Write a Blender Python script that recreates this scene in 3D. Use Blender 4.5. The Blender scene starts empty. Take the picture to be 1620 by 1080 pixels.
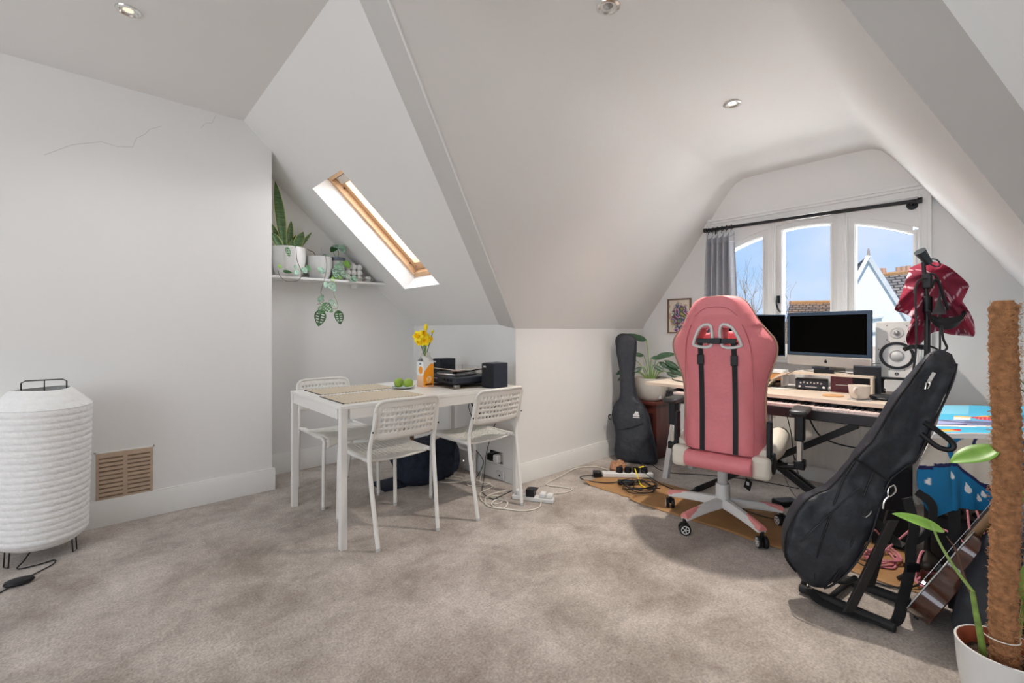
import bpy, bmesh, math, random
from mathutils import Vector, Matrix, noise
random.seed(7)
PI = math.pi
SC = bpy.context.scene
COL = SC.collection
# ---------------------------------------------------------------- camera
cam_d = bpy.data.cameras.new('camera'); cam = bpy.data.objects.new('camera', cam_d); COL.objects.link(cam)
cam.location = (0, 0, 1.125); cam.rotation_euler = (PI/2, 0, 0.83 - PI/2)
cam_d.sensor_width = 36; cam_d.lens = 16.0; cam_d.shift_y = -0.0117; cam_d.clip_start = 0.02; cam_d.clip_end = 300
SC.camera = cam
# ---------------------------------------------------------------- world sky
W = bpy.data.worlds.new('sky'); SC.world = W; W.use_nodes = True
nt = W.node_tree; nt.nodes.clear()
def N(nt, t, **k):
    n = nt.nodes.new(t)
    for a, b in k.items(): setattr(n, a, b)
    return n
wo = N(nt, 'ShaderNodeOutputWorld'); bg = N(nt, 'ShaderNodeBackground'); tc = N(nt, 'ShaderNodeTexCoord')
sep = N(nt, 'ShaderNodeSeparateXYZ'); rp = N(nt, 'ShaderNodeValToRGB'); nz = N(nt, 'ShaderNodeTexNoise'); mp = N(nt, 'ShaderNodeMapping')
rc = N(nt, 'ShaderNodeValToRGB'); mx = N(nt, 'ShaderNodeMixRGB')
nt.links.new(tc.outputs['Generated'], sep.inputs[0]); nt.links.new(sep.outputs['Z'], rp.inputs[0])
rp.color_ramp.elements[0].position = 0.0; rp.color_ramp.elements[0].color = (.40, .64, .95, 1)
rp.color_ramp.elements[1].position = 0.5; rp.color_ramp.elements[1].color = (.14, .37, .86, 1)
mp.inputs['Scale'].default_value = (1, 1, 1.6); nt.links.new(tc.outputs['Generated'], mp.inputs[0]); nt.links.new(mp.outputs[0], nz.inputs[0])
nz.inputs['Scale'].default_value = 3.4; nz.inputs['Detail'].default_value = 7; nz.inputs['Roughness'].default_value = .5
nt.links.new(nz.outputs['Fac'], rc.inputs[0]); rc.color_ramp.elements[0].position = .40; rc.color_ramp.elements[1].position = .70
rc.color_ramp.elements[1].color = (.75, .75, .75, 1)
nt.links.new(rc.outputs[0], mx.inputs[0]); nt.links.new(rp.outputs[0], mx.inputs[1]); mx.inputs[2].default_value = (.72, .79, .95, 1)
nt.links.new(mx.outputs[0], bg.inputs[0]); bg.inputs[1].default_value = .86; nt.links.new(bg.outputs[0], wo.inputs[0])
# ---------------------------------------------------------------- lights: sun, dormer and rooflight daylight, added fill lamps
def light(name, typ, loc, e, col=(1, 1, 1), rot=(0, 0, 0), **k):
    d = bpy.data.lights.new(name, typ); d.energy = e; d.color = col
    for a, b in k.items(): setattr(d, a, b)
    o = bpy.data.objects.new(name, d); COL.objects.link(o); o.location = loc; o.rotation_euler = rot
    return o
light('sun', 'SUN', (-8, -4, 9), 3.9, (1, .97, .93), (math.radians(46), 0, math.radians(-75)), angle=.02)
light('rear_fill_area', 'AREA', (-2.93, .7, 1.45), 42, (.975, .985, 1), (0, -PI/2, 0), shape='RECTANGLE', size=1.7, size_y=3.0)  # added fill lamp behind the camera, set in the made-up rear opening
light('front_window_daylight', 'AREA', (5.1, 1.05, 2.9), 60, (.975, .985, 1), (0, math.radians(42), 0), shape='RECTANGLE', size=1.2, size_y=2.0)
light('dormer_ceiling_fill', 'AREA', (6.6, 1.0, -.1), 1500, (.975, .985, 1), (0, math.radians(118), 0), shape='RECTANGLE', size=1.5, size_y=4.0)  # added lamp below the window sightline, aimed up to brighten the dormer ceiling
light('rooflight_daylight', 'AREA', (1.70, 3.16, 1.98), 7, (.98, .99, 1), (0, math.radians(42), 0), shape='RECTANGLE', size=.9, size_y=.5)
# ---------------------------------------------------------------- exposure
SC.view_settings.view_transform = 'Standard'; SC.view_settings.look = 'None'; SC.view_settings.gamma = 1
SC.view_settings.use_curve_mapping = False; SC.view_settings.exposure = 0.34
SC.cycles.use_denoising = True; SC.cycles.max_bounces = 12; SC.cycles.diffuse_bounces = 8; SC.cycles.sample_clamp_indirect = 8
# ================================================================ materials
def hexc(h):
    h = h.lstrip('#'); v = [int(h[i:i+2], 16)/255 for i in (0, 2, 4)]
    return tuple((x/12.92 if x <= .04045 else ((x+.055)/1.055)**2.4) for x in v)
MATS = {}
def mat(name, col, rough=.5, metal=0, var=.06, scale=20, bump=0, bscale=None, spec=None, trans=0, emit=None, alpha=1, attr=False, sheen=0, aniso=None, coat=0):
    if name in MATS: return MATS[name]
    m = bpy.data.materials.new(name); m.use_nodes = True; nt = m.node_tree; b = nt.nodes['Principled BSDF']
    c = hexc(col) if isinstance(col, str) else col
    tc = N(nt, 'ShaderNodeTexCoord'); mp = N(nt, 'ShaderNodeMapping'); n = N(nt, 'ShaderNodeTexNoise'); r = N(nt, 'ShaderNodeValToRGB')
    nt.links.new(tc.outputs['Object'], mp.inputs[0]); nt.links.new(mp.outputs[0], n.inputs[0])
    if aniso: mp.inputs['Scale'].default_value = aniso
    n.inputs['Scale'].default_value = scale; n.inputs['Detail'].default_value = 5
    nt.links.new(n.outputs['Fac'], r.inputs[0]); r.color_ramp.elements[0].position = .3; r.color_ramp.elements[1].position = .7
    r.color_ramp.elements[0].color = tuple(x*(1-var) for x in c) + (1,); r.color_ramp.elements[1].color = tuple(min(1, x*(1+var)) for x in c) + (1,)
    if attr:
        a = N(nt, 'ShaderNodeVertexColor'); a.layer_name = 'Col'; mm = N(nt, 'ShaderNodeMixRGB'); mm.blend_type = 'MULTIPLY'; mm.inputs[0].default_value = 1
        nt.links.new(a.outputs[0], mm.inputs[1]); nt.links.new(r.outputs[0], mm.inputs[2]); nt.links.new(mm.outputs[0], b.inputs['Base Color'])
    else: nt.links.new(r.outputs[0], b.inputs['Base Color'])
    b.inputs['Roughness'].default_value = rough; b.inputs['Metallic'].default_value = metal
    if spec is not None: b.inputs['Specular IOR Level'].default_value = spec
    if trans: b.inputs['Transmission Weight'].default_value = trans; b.inputs['IOR'].default_value = 1.45 if trans < 1 else 1.0
    if sheen: b.inputs['Sheen Weight'].default_value = sheen
    if coat: b.inputs['Coat Weight'].default_value = coat
    if alpha < 1: b.inputs['Alpha'].default_value = alpha
    if emit: b.inputs['Emission Color'].default_value = hexc(emit[0]) + (1,); b.inputs['Emission Strength'].default_value = emit[1]
    if bump:
        n2 = N(nt, 'ShaderNodeTexNoise'); n2.inputs['Scale'].default_value = bscale or scale*3; n2.inputs['Detail'].default_value = 6
        nt.links.new(mp.outputs[0], n2.inputs[0]); bp = N(nt, 'ShaderNodeBump'); bp.inputs['Strength'].default_value = bump; bp.inputs['Distance'].default_value = .01
        nt.links.new(n2.outputs['Fac'], bp.inputs['Height']); nt.links.new(bp.outputs[0], b.inputs['Normal'])
    MATS[name] = m; return m
wallm = mat('white_plaster', (.80, .795, .78), .85, var=.015, scale=1.5, bump=.12, bscale=14, spec=.2)
skirtm = mat('white_skirting_paint', (.74, .735, .71), .5, var=.02, scale=4)
trimm = mat('window_paint', (.80, .80, .785), .4, var=.015, scale=3)
whitem = mat('white_metal_paint', (.77, .755, .72), .38, var=.01)
chairm = mat('white_plastic', (.74, .72, .67), .42, var=.01)
blackm = mat('black_plastic', (.007, .007, .009), .42, var=.2, spec=.35)
blackmetal = mat('black_metal', (.015, .015, .017), .35, metal=.3, var=.2)
fabm = mat('black_nylon', (.018, .021, .029), .52, var=.3, scale=30, bump=.3, bscale=40, spec=.45)
navym = mat('navy_nylon', (.016, .023, .040), .75, var=.3, scale=25, bump=.4, bscale=40, spec=.25)
speakm = mat('dark_blue_grey_vinyl', (.018, .024, .038), .5, var=.2, scale=80)
chromem = mat('chrome', (.75, .74, .72), .15, metal=1, var=.05)
steelm = mat('brushed_steel', (.42, .42, .42), .35, metal=1, var=.1)
pinkm = mat('pink_leatherette', '#dd8188', .5, var=.05, scale=12, bump=.15, bscale=60)
pinkcap = mat('pink_plastic', '#e08f8c', .4, var=.03)
creamm = mat('cream_leatherette', '#dcd6c8', .5, var=.03)
greym = mat('pale_grey_plastic', '#bdbdbb', .4, var=.02)
birch = mat('birch_desktop', '#cfbfae', .4, var=.06, scale=8, aniso=(14, 1, 1))
mahog = mat('dark_mahogany', '#5a2b24', .35, var=.3, scale=6, aniso=(6, 6, 1))
ceram = mat('white_ceramic', '#dcdcda', .3, var=.02)
ceramg = mat('pale_grey_ceramic', '#c9c9c8', .4, var=.03)
stonep = mat('warm_white_ceramic', '#cbc4b9', .6, var=.05)
soil = mat('dark_soil', '#3a2a20', .95, var=.6, scale=60, bump=1, bscale=50)
coir = mat('brown_coir_fibre', '#a0714c', .95, var=.35, scale=60, bump=.8, bscale=90)
leafd = mat('dark_green_leaf', '#2f5a2c', .4, var=.3, scale=18)
leafm = mat('mid_green_leaf', '#4f7d4e', .45, var=.35, scale=22)
leafv = mat('bright_green_leaf', '#7fae4a', .4, var=.25, scale=18)
leafp = mat('grey_green_variegated_leaf', '#8fb09a', .45, var=.45, scale=45)
yelb = mat('yellow_leaf_margin', '#c6c86a', .5, var=.1)
stemm = mat('green_stem', '#8aa85a', .5, var=.15)
brownstem = mat('brown_stem', '#5c4a38', .7, var=.3)
yellow = mat('yellow_petal', '#ffe413', .5, var=.05)
screenm = mat('black_screen', (.0004, .0004, .0004), .35, var=0, spec=.05)
bezelm = mat('slate_glass_bezel', '#2f3f52', .15, var=.05)
alum = mat('pale_aluminium', '#b7b3ae', .35, metal=.5, var=.03)
cablew = mat('white_cable', '#d9d4c8', .5, var=.02)
cableb = mat('black_cable', (.012, .012, .013), .5, var=.1)
glassm = mat('window_glass', (1, 1, 1), 0, trans=1, var=0, spec=.1)
woodl = mat('pine_frame', '#d3ad86', .5, var=.12, scale=6, aniso=(2, 20, 20))
burg = mat('burgundy_leather_box', '#5d1b26', .5, var=.15)
tanm = mat('tan_leather', '#7d5f48', .6, var=.15)
hardb = mat('brown_hardboard', '#a27a4e', .7, var=.14, scale=9, bump=.1)
maple = mat('maple_neck', '#a98562', .4, var=.12, scale=7)
redbrown = mat('gloss_brown_wood', '#4a2a20', .12, var=.35, scale=5, coat=.6)
# carpet
def carpet():
    m = bpy.data.materials.new('beige_carpet'); m.use_nodes = True; nt = m.node_tree; b = nt.nodes['Principled BSDF']
    tc = N(nt, 'ShaderNodeTexCoord'); a = N(nt, 'ShaderNodeTexNoise'); f = N(nt, 'ShaderNodeTexNoise'); g = N(nt, 'ShaderNodeTexNoise')
    a.inputs['Scale'].default_value = 3.0; a.inputs['Detail'].default_value = 8; a.inputs['Roughness'].default_value = .62; a.inputs['Distortion'].default_value = .35
    f.inputs['Scale'].default_value = 110; f.inputs['Detail'].default_value = 3
    g.inputs['Scale'].default_value = 24; g.inputs['Detail'].default_value = 5; g.inputs['Roughness'].default_value = .65
    for n in (a, f, g): nt.links.new(tc.outputs['Object'], n.inputs[0])
    r = N(nt, 'ShaderNodeValToRGB'); nt.links.new(a.outputs['Fac'], r.inputs[0])
    e = r.color_ramp.elements; e[0].position = .33; e[0].color = (*hexc('#9b9087'), 1); e[1].position = .68; e[1].color = (*hexc('#cec5bd'), 1)
    r2 = N(nt, 'ShaderNodeValToRGB'); nt.links.new(g.outputs['Fac'], r2.inputs[0]); e = r2.color_ramp.elements
    e[0].position = .32; e[0].color = (.80, .79, .78, 1); e[1].position = .66; e[1].color = (1, 1, 1, 1)
    r3 = N(nt, 'ShaderNodeValToRGB'); nt.links.new(f.outputs['Fac'], r3.inputs[0]); e = r3.color_ramp.elements
    e[0].position = .3; e[0].color = (.72, .71, .70, 1); e[1].position = .7; e[1].color = (1.15, 1.15, 1.15, 1)
    m1 = N(nt, 'ShaderNodeMixRGB'); m1.blend_type = 'MULTIPLY'; m1.inputs[0].default_value = 1
    m2 = N(nt, 'ShaderNodeMixRGB'); m2.blend_type = 'MULTIPLY'; m2.inputs[0].default_value = 1
    nt.links.new(r.outputs[0], m1.inputs[1]); nt.links.new(r2.outputs[0], m1.inputs[2]); nt.links.new(m1.outputs[0], m2.inputs[1]); nt.links.new(r3.outputs[0], m2.inputs[2])
    nt.links.new(m2.outputs[0], b.inputs['Base Color']); b.inputs['Roughness'].default_value = .95; b.inputs['Specular IOR Level'].default_value = .1; b.inputs['Sheen Weight'].default_value = .15
    bp = N(nt, 'ShaderNodeBump'); bp.inputs['Strength'].default_value = .6; bp.inputs['Distance'].default_value = .006
    nt.links.new(f.outputs['Fac'], bp.inputs['Height']); nt.links.new(bp.outputs[0], b.inputs['Normal'])
    return m
carpetm = carpet()
# ================================================================ mesh builder
def smooth_pts(pts, k=6, closed=False):
    P = [Vector(p) for p in pts]; n = len(P)
    if n < 3: return P
    out = []
    rng = n if closed else n-1
    for i in range(rng):
        p0 = P[(i-1) % n] if closed or i > 0 else P[0]; p1 = P[i]; p2 = P[(i+1) % n]; p3 = P[(i+2) % n] if closed or i+2 < n else P[-1]
        for j in range(k):
            t = j/k
            out.append(.5*((2*p1)+(-p0+p2)*t+(2*p0-5*p1+4*p2-p3)*t*t+(-p0+3*p1-3*p2+p3)*t**3))
    if not closed: out.append(P[-1])
    return out
class MB:
    def __init__(s): s.v = []; s.f = []; s.mi = []; s.cm = 0
    def add(s, v, f):
        o = len(s.v); s.v += [tuple(p) for p in v]
        for q in f: s.f.append([o+i for i in q]); s.mi.append(s.cm)
        return s
    def mat(s, i): s.cm = i; return s
    def box(s, x0, x1, y0, y1, z0, z1):
        v = [(x, y, z) for x in (x0, x1) for y in (y0, y1) for z in (z0, z1)]
        return s.add(v, [(0, 1, 3, 2), (4, 6, 7, 5), (0, 4, 5, 1), (2, 3, 7, 6), (0, 2, 6, 4), (1, 5, 7, 3)])
    def cbox(s, c, d, M=None):
        m = MB().box(-d[0]/2, d[0]/2, -d[1]/2, d[1]/2, -d[2]/2, d[2]/2)
        T = Matrix.Translation(c) @ (M.to_4x4() if M else Matrix())
        return s.add([T @ Vector(p) for p in m.v], m.f)
    def tube(s, pts, r, n=8, closed=False, k=0, cap=True):
        P = smooth_pts(pts, k, closed) if k else [Vector(p) for p in pts]
        L = len(P); rs = r if isinstance(r, (list, tuple)) else None
        v = []; f = []; up = None
        for i, p in enumerate(P):
            a = P[i-1] if (i > 0 or closed) else p; b = P[(i+1) % L] if (i < L-1 or closed) else p
            t = (b-a)
            t = t.normalized() if t.length > 1e-9 else Vector((0, 0, 1))
            if up is None: up = t.orthogonal().normalized()
            up = (up - t*up.dot(t)); up = up.normalized() if up.length > 1e-6 else t.orthogonal().normalized()
            w = t.cross(up)
            if rs:
                q = i/(L-1)*(len(rs)-1); a0 = int(q); rr = rs[a0]+(rs[min(a0+1, len(rs)-1)]-rs[a0])*(q-a0)
            else: rr = r
            for j in range(n):
                A = 2*PI*j/n; v.append(p+up*rr*math.cos(A)+w*rr*math.sin(A))
        for i in range(L if closed else L-1):
            for j in range(n):
                f.append((i*n+j, i*n+(j+1) % n, ((i+1) % L)*n+(j+1) % n, ((i+1) % L)*n+j))
        if not closed and cap: f.append(tuple(range(n))[::-1]); f.append(tuple((L-1)*n+j for j in range(n)))
        return s.add(v, f)
    def cyl(s, p, q, r, r2=None, n=20): return s.tube([p, q], [r, r if r2 is None else r2], n)
    def lathe(s, prof, n=32, c=(0, 0, 0), sx=1, sy=1):
        v = []; f = []; L = len(prof)
        for (r, z) in prof:
            for j in range(n): A = 2*PI*j/n; v.append((c[0]+r*sx*math.cos(A), c[1]+r*sy*math.sin(A), c[2]+z))
        for i in range(L-1):
            for j in range(n): f.append((i*n+j, i*n+(j+1) % n, (i+1)*n+(j+1) % n, (i+1)*n+j))
        if prof[0][0] < .002: f.append(tuple(range(n))[::-1])
        if prof[-1][0] < .002: f.append(tuple((L-1)*n+j for j in range(n)))
        return s.add(v, f)
    def sph(s, c, r, n=16, m=10, sx=1, sy=1, sz=1):
        return s.lathe([(max(1e-4, r*math.sin(PI*i/m)), -r*math.cos(PI*i/m)*sz) for i in range(m+1)], n, c, sx, sy)
    def prism(s, poly, t0, t1, ax='z'):
        def P(a, b, t): return {'z': (a, b, t), 'x': (t, a, b), 'y': (a, t, b)}[ax]
        n = len(poly); v = [P(a, b, t0) for a, b in poly]+[P(a, b, t1) for a, b in poly]
        f = [tuple(range(n))[::-1], tuple(range(n, 2*n))]+[(i, (i+1) % n, n+(i+1) % n, n+i) for i in range(n)]
        return s.add(v, f)
    def grid(s, fn, nu, nv, wrapu=False):
        v = [fn(i/nu, j/nv) for j in range(nv+1) for i in range(nu+(0 if wrapu else 1))]; w = nu if wrapu else nu+1
        f = [(j*w+i, j*w+(i+1) % w, (j+1)*w+(i+1) % w, (j+1)*w+i) for j in range(nv) for i in range(nu)]
        return s.add(v, f)
    def loft(s, rings, cap=True):
        n = len(rings[0]); v = [p for r in rings for p in r]; L = len(rings)
        f = [(i*n+j, i*n+(j+1) % n, (i+1)*n+(j+1) % n, (i+1)*n+j) for i in range(L-1) for j in range(n)]
        if cap: f.append(tuple(range(n))[::-1]); f.append(tuple((L-1)*n+j for j in range(n)))
        return s.add(v, f)
    def xf(s, M): s.v = [tuple(M @ Vector(p)) for p in s.v]; return s
    def merge(s, o, M=None):
        s.add([(M @ Vector(p)) if M else p for p in o.v], o.f); return s
def obj(name, m, mt, parent=None, bev=0, sub=0, solid=0, ang=40, cat=None, label=None, group=None, kind=None, origin=True, paint=None, recalc=True, offs=0):
    v = m.v; loc = Vector((0, 0, 0))
    if parent is None and origin and v:
        xs = [p[0] for p in v]; ys = [p[1] for p in v]; zs = [p[2] for p in v]
        loc = Vector(((min(xs)+max(xs))/2, (min(ys)+max(ys))/2, min(zs)))
        v = [(p[0]-loc.x, p[1]-loc.y, p[2]-loc.z) for p in v]
    me = bpy.data.meshes.new(name); me.from_pydata(v, [], m.f); me.validate()
    if recalc:
        b = bmesh.new(); b.from_mesh(me); bmesh.ops.recalc_face_normals(b, faces=b.faces); b.to_mesh(me); b.free()
    for mm in (mt if isinstance(mt, (list, tuple)) else [mt]): me.materials.append(mm)
    if isinstance(mt, (list, tuple)) and len(me.polygons) == len(m.mi): me.polygons.foreach_set('material_index', m.mi)
    me.polygons.foreach_set('use_smooth', [True]*len(me.polygons)); me.set_sharp_from_angle(angle=math.radians(ang))
    if paint:
        ca = me.color_attributes.new('Col', 'FLOAT_COLOR', 'POINT')
        for i, p in enumerate(me.vertices):
            c = paint(Vector(p.co)+loc, i); ca.data[i].color = (*c, 1)
    o = bpy.data.objects.new(name, me); COL.objects.link(o); o.location = loc
    if parent is not None: o.parent = parent
    if bev: b = o.modifiers.new('bevel', 'BEVEL'); b.width = bev; b.segments = 3; b.limit_method = 'ANGLE'; b.angle_limit = .7
    if solid: b = o.modifiers.new('solidify', 'SOLIDIFY'); b.thickness = solid; b.offset = offs
    if sub: b = o.modifiers.new('subdivision', 'SUBSURF'); b.levels = b.render_levels = sub
    return tag(o, label, cat, group, kind)
def tag(o, label=None, cat=None, group=None, kind=None):
    if label: o['label'] = label
    if cat: o['category'] = cat
    if group: o['group'] = group
    if kind: o['kind'] = kind
    return o
def thing(name, loc, label, cat, rz=0, group=None):
    o = bpy.data.objects.new(name, None); COL.objects.link(o); o.location = loc; o.rotation_euler = (0, 0, rz); o.empty_display_size = .05
    return tag(o, label, cat, group)
def copy_tree(o, parent=None):
    c = o.copy(); COL.objects.link(c); c.parent = parent
    for ch in [x for x in bpy.data.objects if x.parent == o and x != c]: copy_tree(ch, c)
    return c
def struct(name, m, mt, parent=None, **k): return obj(name, m, mt, parent, kind='structure' if parent is None else None, **k)
# ================================================================ ROOM SHELL
XE = 2.25; YC = 3.51; YR = 3.86; XW = 3.95; YL = 2.42; YS = -.20
def mz(X): return 1.16+.914*(XE-X)
fl = MB().box(-3, XW+.1, -2.2, 3.96, -.06, 0); struct('floor', fl, carpetm, origin=False)
struct('wall_left', MB().box(-3, .915, YC, YR+.1, 0, 2.62), wallm)
struct('wall_recess', MB().box(.9, XE+.1, YR, YR+.1, 0, 2.6), wallm)
struct('wall_eaves', MB().box(XE, XE+.1, YL+.09, YR+.1, 0, 1.165), wallm)
struct('wall_dormer_left', MB().box(XE, XW+.1, YL, YL+.09, 0, 1.14), wallm)
struct('wall_dormer_right', MB().box(XE+.1, XW+.1, YS-.09, YS, 0, 1.14), wallm)
struct('wall_eaves_right', MB().box(XE, XE+.1, -2.2, YS, 0, 1.215), wallm)
struct('wall_right', MB().box(-3, XE+.1, -2.3, -2.2, 0, 2.6), wallm)
# rear wall, with an unseen wide opening added to light the room
m = MB(); m.box(-3.1, -3, -2.3, -1.0, 0, 2.62); m.box(-3.1, -3, 2.4, 3.96, 0, 2.62); m.box(-3.1, -3, -1.0, 2.4, 0, .55); m.box(-3.1, -3, -1.0, 2.4, 2.35, 2.62)
struct('wall_rear', m, wallm)
m = MB()
for y in (-1.0, .1, 1.2, 2.34): m.box(-3.08, -3.0, y, y+.06, .55, 2.35)
m.box(-3.08, -3.0, -1, 2.4, .55, .61); m.box(-3.08, -3, -1, 2.4, 2.29, 2.35)
struct('added_rear_window', m, trimm)  # frame of the unseen window invented for the extra light
# window wall: slope profile with opening
def wtop(y):
    if y > 1.545: return 2.375-(y-1.545)*1.42
    if y < .587: return 2.375-(.587-y)*1.585
    return 2.375
OY0, OY1, OZ0, OZ1 = .40, 1.715, .90, 1.985
def colw(m, ya, yb, lo, hi, x0, x1):   # a column slab between two y positions, lo and hi are functions
    v = [(x, y, z) for x in (x0, x1) for (y, z) in ((ya, lo(ya)), (yb, lo(yb)), (yb, hi(yb)), (ya, hi(ya)))]
    m.add(v, [(0, 1, 2, 3), (7, 6, 5, 4), (0, 4, 5, 1), (1, 5, 6, 2), (2, 6, 7, 3), (3, 7, 4, 0)])
m = MB()
cuts = [YS-.05, OY0, .587, 1.545, OY1, YL+.05]
for a, b in zip(cuts[:-1], cuts[1:]):
    hi = lambda y: wtop(y)+.04
    if b <= OY0 or a >= OY1: colw(m, a, b, lambda y: 0, hi, XW, XW+.12)
    else:
        colw(m, a, b, lambda y: 0, lambda y: OZ0, XW, XW+.12); colw(m, a, b, lambda y: OZ1, hi, XW, XW+.12)
struct('wall_window', m, wallm)
# main ceiling
E1 = [(XE, YL, 1.13), (.74, 1.53, 2.42)]; E2 = [(2.275, 2.62, 1.137), (.74, 1.775, 2.54)]
R1 = [(XE, YS, 1.13), (.74, .575, 2.42)]; R2 = [(XE, YS-.115, 1.16), (.74, .48, 2.54)]; R3 = [(XE, YS-.15, 1.20), (.74, .445, 2.57)]
foldpts = [(.74, 3.96, 2.54), (.74, 1.775, 2.54), (.74, 1.53, 2.42), (.74, .575, 2.42), (.74, .48, 2.54), (.74, .445, 2.57), (.74, -2.25, 2.57)]
m = MB(); v = []
for p in foldpts: v += [(-3.05, p[1], 2.575), p]
m.add(v, [(2*i, 2*i+1, 2*i+3, 2*i+2) for i in range(len(foldpts)-1)])
ceil_o = struct('ceiling', m, wallm, origin=False, ang=80)
# main roof slope, left part, with the rooflight opening
SX0, SX1, SY0, SY1 = 1.165, 1.915, 2.905, 3.43
def P(X, Y): return (X, Y, mz(X))
def e2y(X): t = (E2[0][0]-X)/(E2[0][0]-.74); return E2[0][1]+(E2[1][1]-E2[0][1])*t
def slope_pt(X, Y):
    z = mz(X)
    return (X, Y, z)
m = MB()
xs = [XE, SX1, SX0, .74]
for i in range(3):
    xa, xb = xs[i], xs[i+1]
    m.add([P(xa, e2y(xa)), P(xa, SY0), P(xb, SY0), P(xb, e2y(xb))], [(0, 1, 2, 3)])
    if i != 1: m.add([P(xa, SY0), P(xa, SY1), P(xb, SY1), P(xb, SY0)], [(0, 1, 2, 3)])
    m.add([P(xa, SY1), P(xa, 3.96), P(xb, 3.96), P(xb, SY1)], [(0, 1, 2, 3)])
# reveals of the opening
nx, nzn = math.sin(math.atan(.914)), math.cos(math.atan(.914)); RD = .20
def Q(X, Y, d): p = P(X, Y); return (p[0]+nx*d, p[1], p[2]+nzn*d)
c4 = [(SX1, SY0), (SX1, SY1), (SX0, SY1), (SX0, SY0)]
m.add([Q(*c, 0) for c in c4]+[Q(*c, RD) for c in c4], [(i, (i+1) % 4, 4+(i+1) % 4, 4+i) for i in range(4)])
struct('ceiling_slope', m, wallm, origin=False, recalc=False)
# boxed valley beams
m = MB(); a, b = E1; c, d = E2
m.add([a, b, d, c], [(0, 1, 2, 3)])
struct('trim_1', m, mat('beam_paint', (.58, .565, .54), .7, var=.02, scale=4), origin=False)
m = MB().tube([(a[0], a[1], a[2]), (b[0], b[1], b[2])], .006, 8); struct('trim_2', m, trimm, origin=False)
a, b = R1; c, d = R2; e, f_ = R3
m = MB(); m.add([a, b, d, c], [(0, 1, 2, 3)]); struct('trim_3', m, mat('beam_paint_shaded', (.54, .525, .50), .7, var=.02, scale=4), origin=False)  # same beam paint made darker, the right side's shade put into the colour
m = MB(); m.add([c, d, f_, e], [(0, 1, 2, 3)]); struct('trim_4', m, trimm, origin=False)
m = MB(); m.add([e, f_, (.74, -2.25, 2.57), (XE, -2.25, 1.20)], [(0, 1, 2, 3)]); struct('ceiling_slope_right', m, wallm, origin=False)
# dormer ceiling: rounded profile swept from valley to window wall
prof = []
def addarc(c, r, a0, a1, n=6):
    for i in range(n+1):
        a = math.radians(a0+(a1-a0)*i/n); prof.append((c[0]+r*math.cos(a), c[1]+r*math.sin(a)))
YA, YB, ZC = 1.545, .587, 2.375
# explicit polyline with smoothed ridges
raw = [(YL, 1.13), (YL-.03, 1.19), (2.1, 1.13+(YL-2.1)*1.423), (1.8, 1.13+(YL-1.8)*1.423), (YA+.10, ZC-.142), (YA+.045, ZC-.075), (YA, ZC-.03), (YA-.06, ZC-.004), (YA-.16, ZC), (1.06, ZC), (YB+.14, ZC), (YB+.05, ZC-.006), (YB, ZC-.034), (YB-.045, ZC-.085), (YB-.09, ZC-.147), (.3, ZC-.287*1.582), (0, ZC-.587*1.582), (YS+.02, 1.16), (YS, 1.13)]
m = MB(); rows = []
for (y, z) in raw:
    q = min(1, (YL-y)/(YL-E1[1][1])) if y >= YA else min(1, (y-YS)/(R1[1][1]-YS)) if y <= YB else 1
    x0 = XE+(.74-XE)*q; z0 = 1.13+1.29*q
    rows.append([(x0+(XW+.02-x0)*t, y, z0+(z-z0)*min(1, t*1.35)) for t in (0, .25, .5, .75, 1)])
v = [p for r in rows for p in r]
m.add(v, [(i*5+j, i*5+j+1, (i+1)*5+j+1, (i+1)*5+j) for i in range(len(rows)-1) for j in range(4)])
struct('ceiling_dormer', m, wallm, origin=False, ang=60)
# skirting boards
def skirt(name, p, q, nrm, h=.145, t=.018):
    p = Vector((*p, 0)); q = Vector((*q, 0)); n = Vector((*nrm, 0))
    pr = [(0, 0), (t, 0), (t, h-.02), (t*.55, h-.008), (t*.5, h), (0, h)]
    m = MB(); m.loft([[a+n*(d)+Vector((0, 0, z)) for d, z in pr] for a in (p, q)]); struct(name, m, skirtm)
skirt('baseboard_left', (-3, YC), (.9335, YC), (0, -1), .15)
skirt('baseboard_breast', (.915, YC+.001), (.915, YR), (1, 0), .15)
skirt('baseboard_recess', (.93, YR), (XE, YR), (0, -1), .155)
skirt('baseboard_eaves', (XE, YL), (XE, YR), (-1, 0), .10)
skirt('baseboard_dormer_left', (XE, YL), (XW, YL), (0, -1), .14)
skirt('baseboard_window', (XW, YS), (XW, YL), (-1, 0), .12)
# ---------------------------------------------------------------- dormer window
def arch(y, off=0): # top of the glass as one shallow arch over all three lights
    return 1.905-.30*(y-1.045)**2*1.35+off
win = struct('window_1', MB().box(XW+.01, XW+.10, OY0, OY1, OZ0, OZ0+.05), trimm)
wl = win.location
def wpart(name, m, mt, **k):
    m.xf(Matrix.Translation(-wl)); return obj(name, m, mt, win, **k)
lights_y = [(.43, .735), (.888, 1.197), (1.345, 1.66)]
m = MB()
def cols(m, y0, y1, lo, hi, x0, x1, n=8):
    for i in range(n):
        a = y0+(y1-y0)*i/n; b = y0+(y1-y0)*(i+1)/n; colw(m, a, b, lo, hi, x0, x1)
sash = .045
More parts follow.
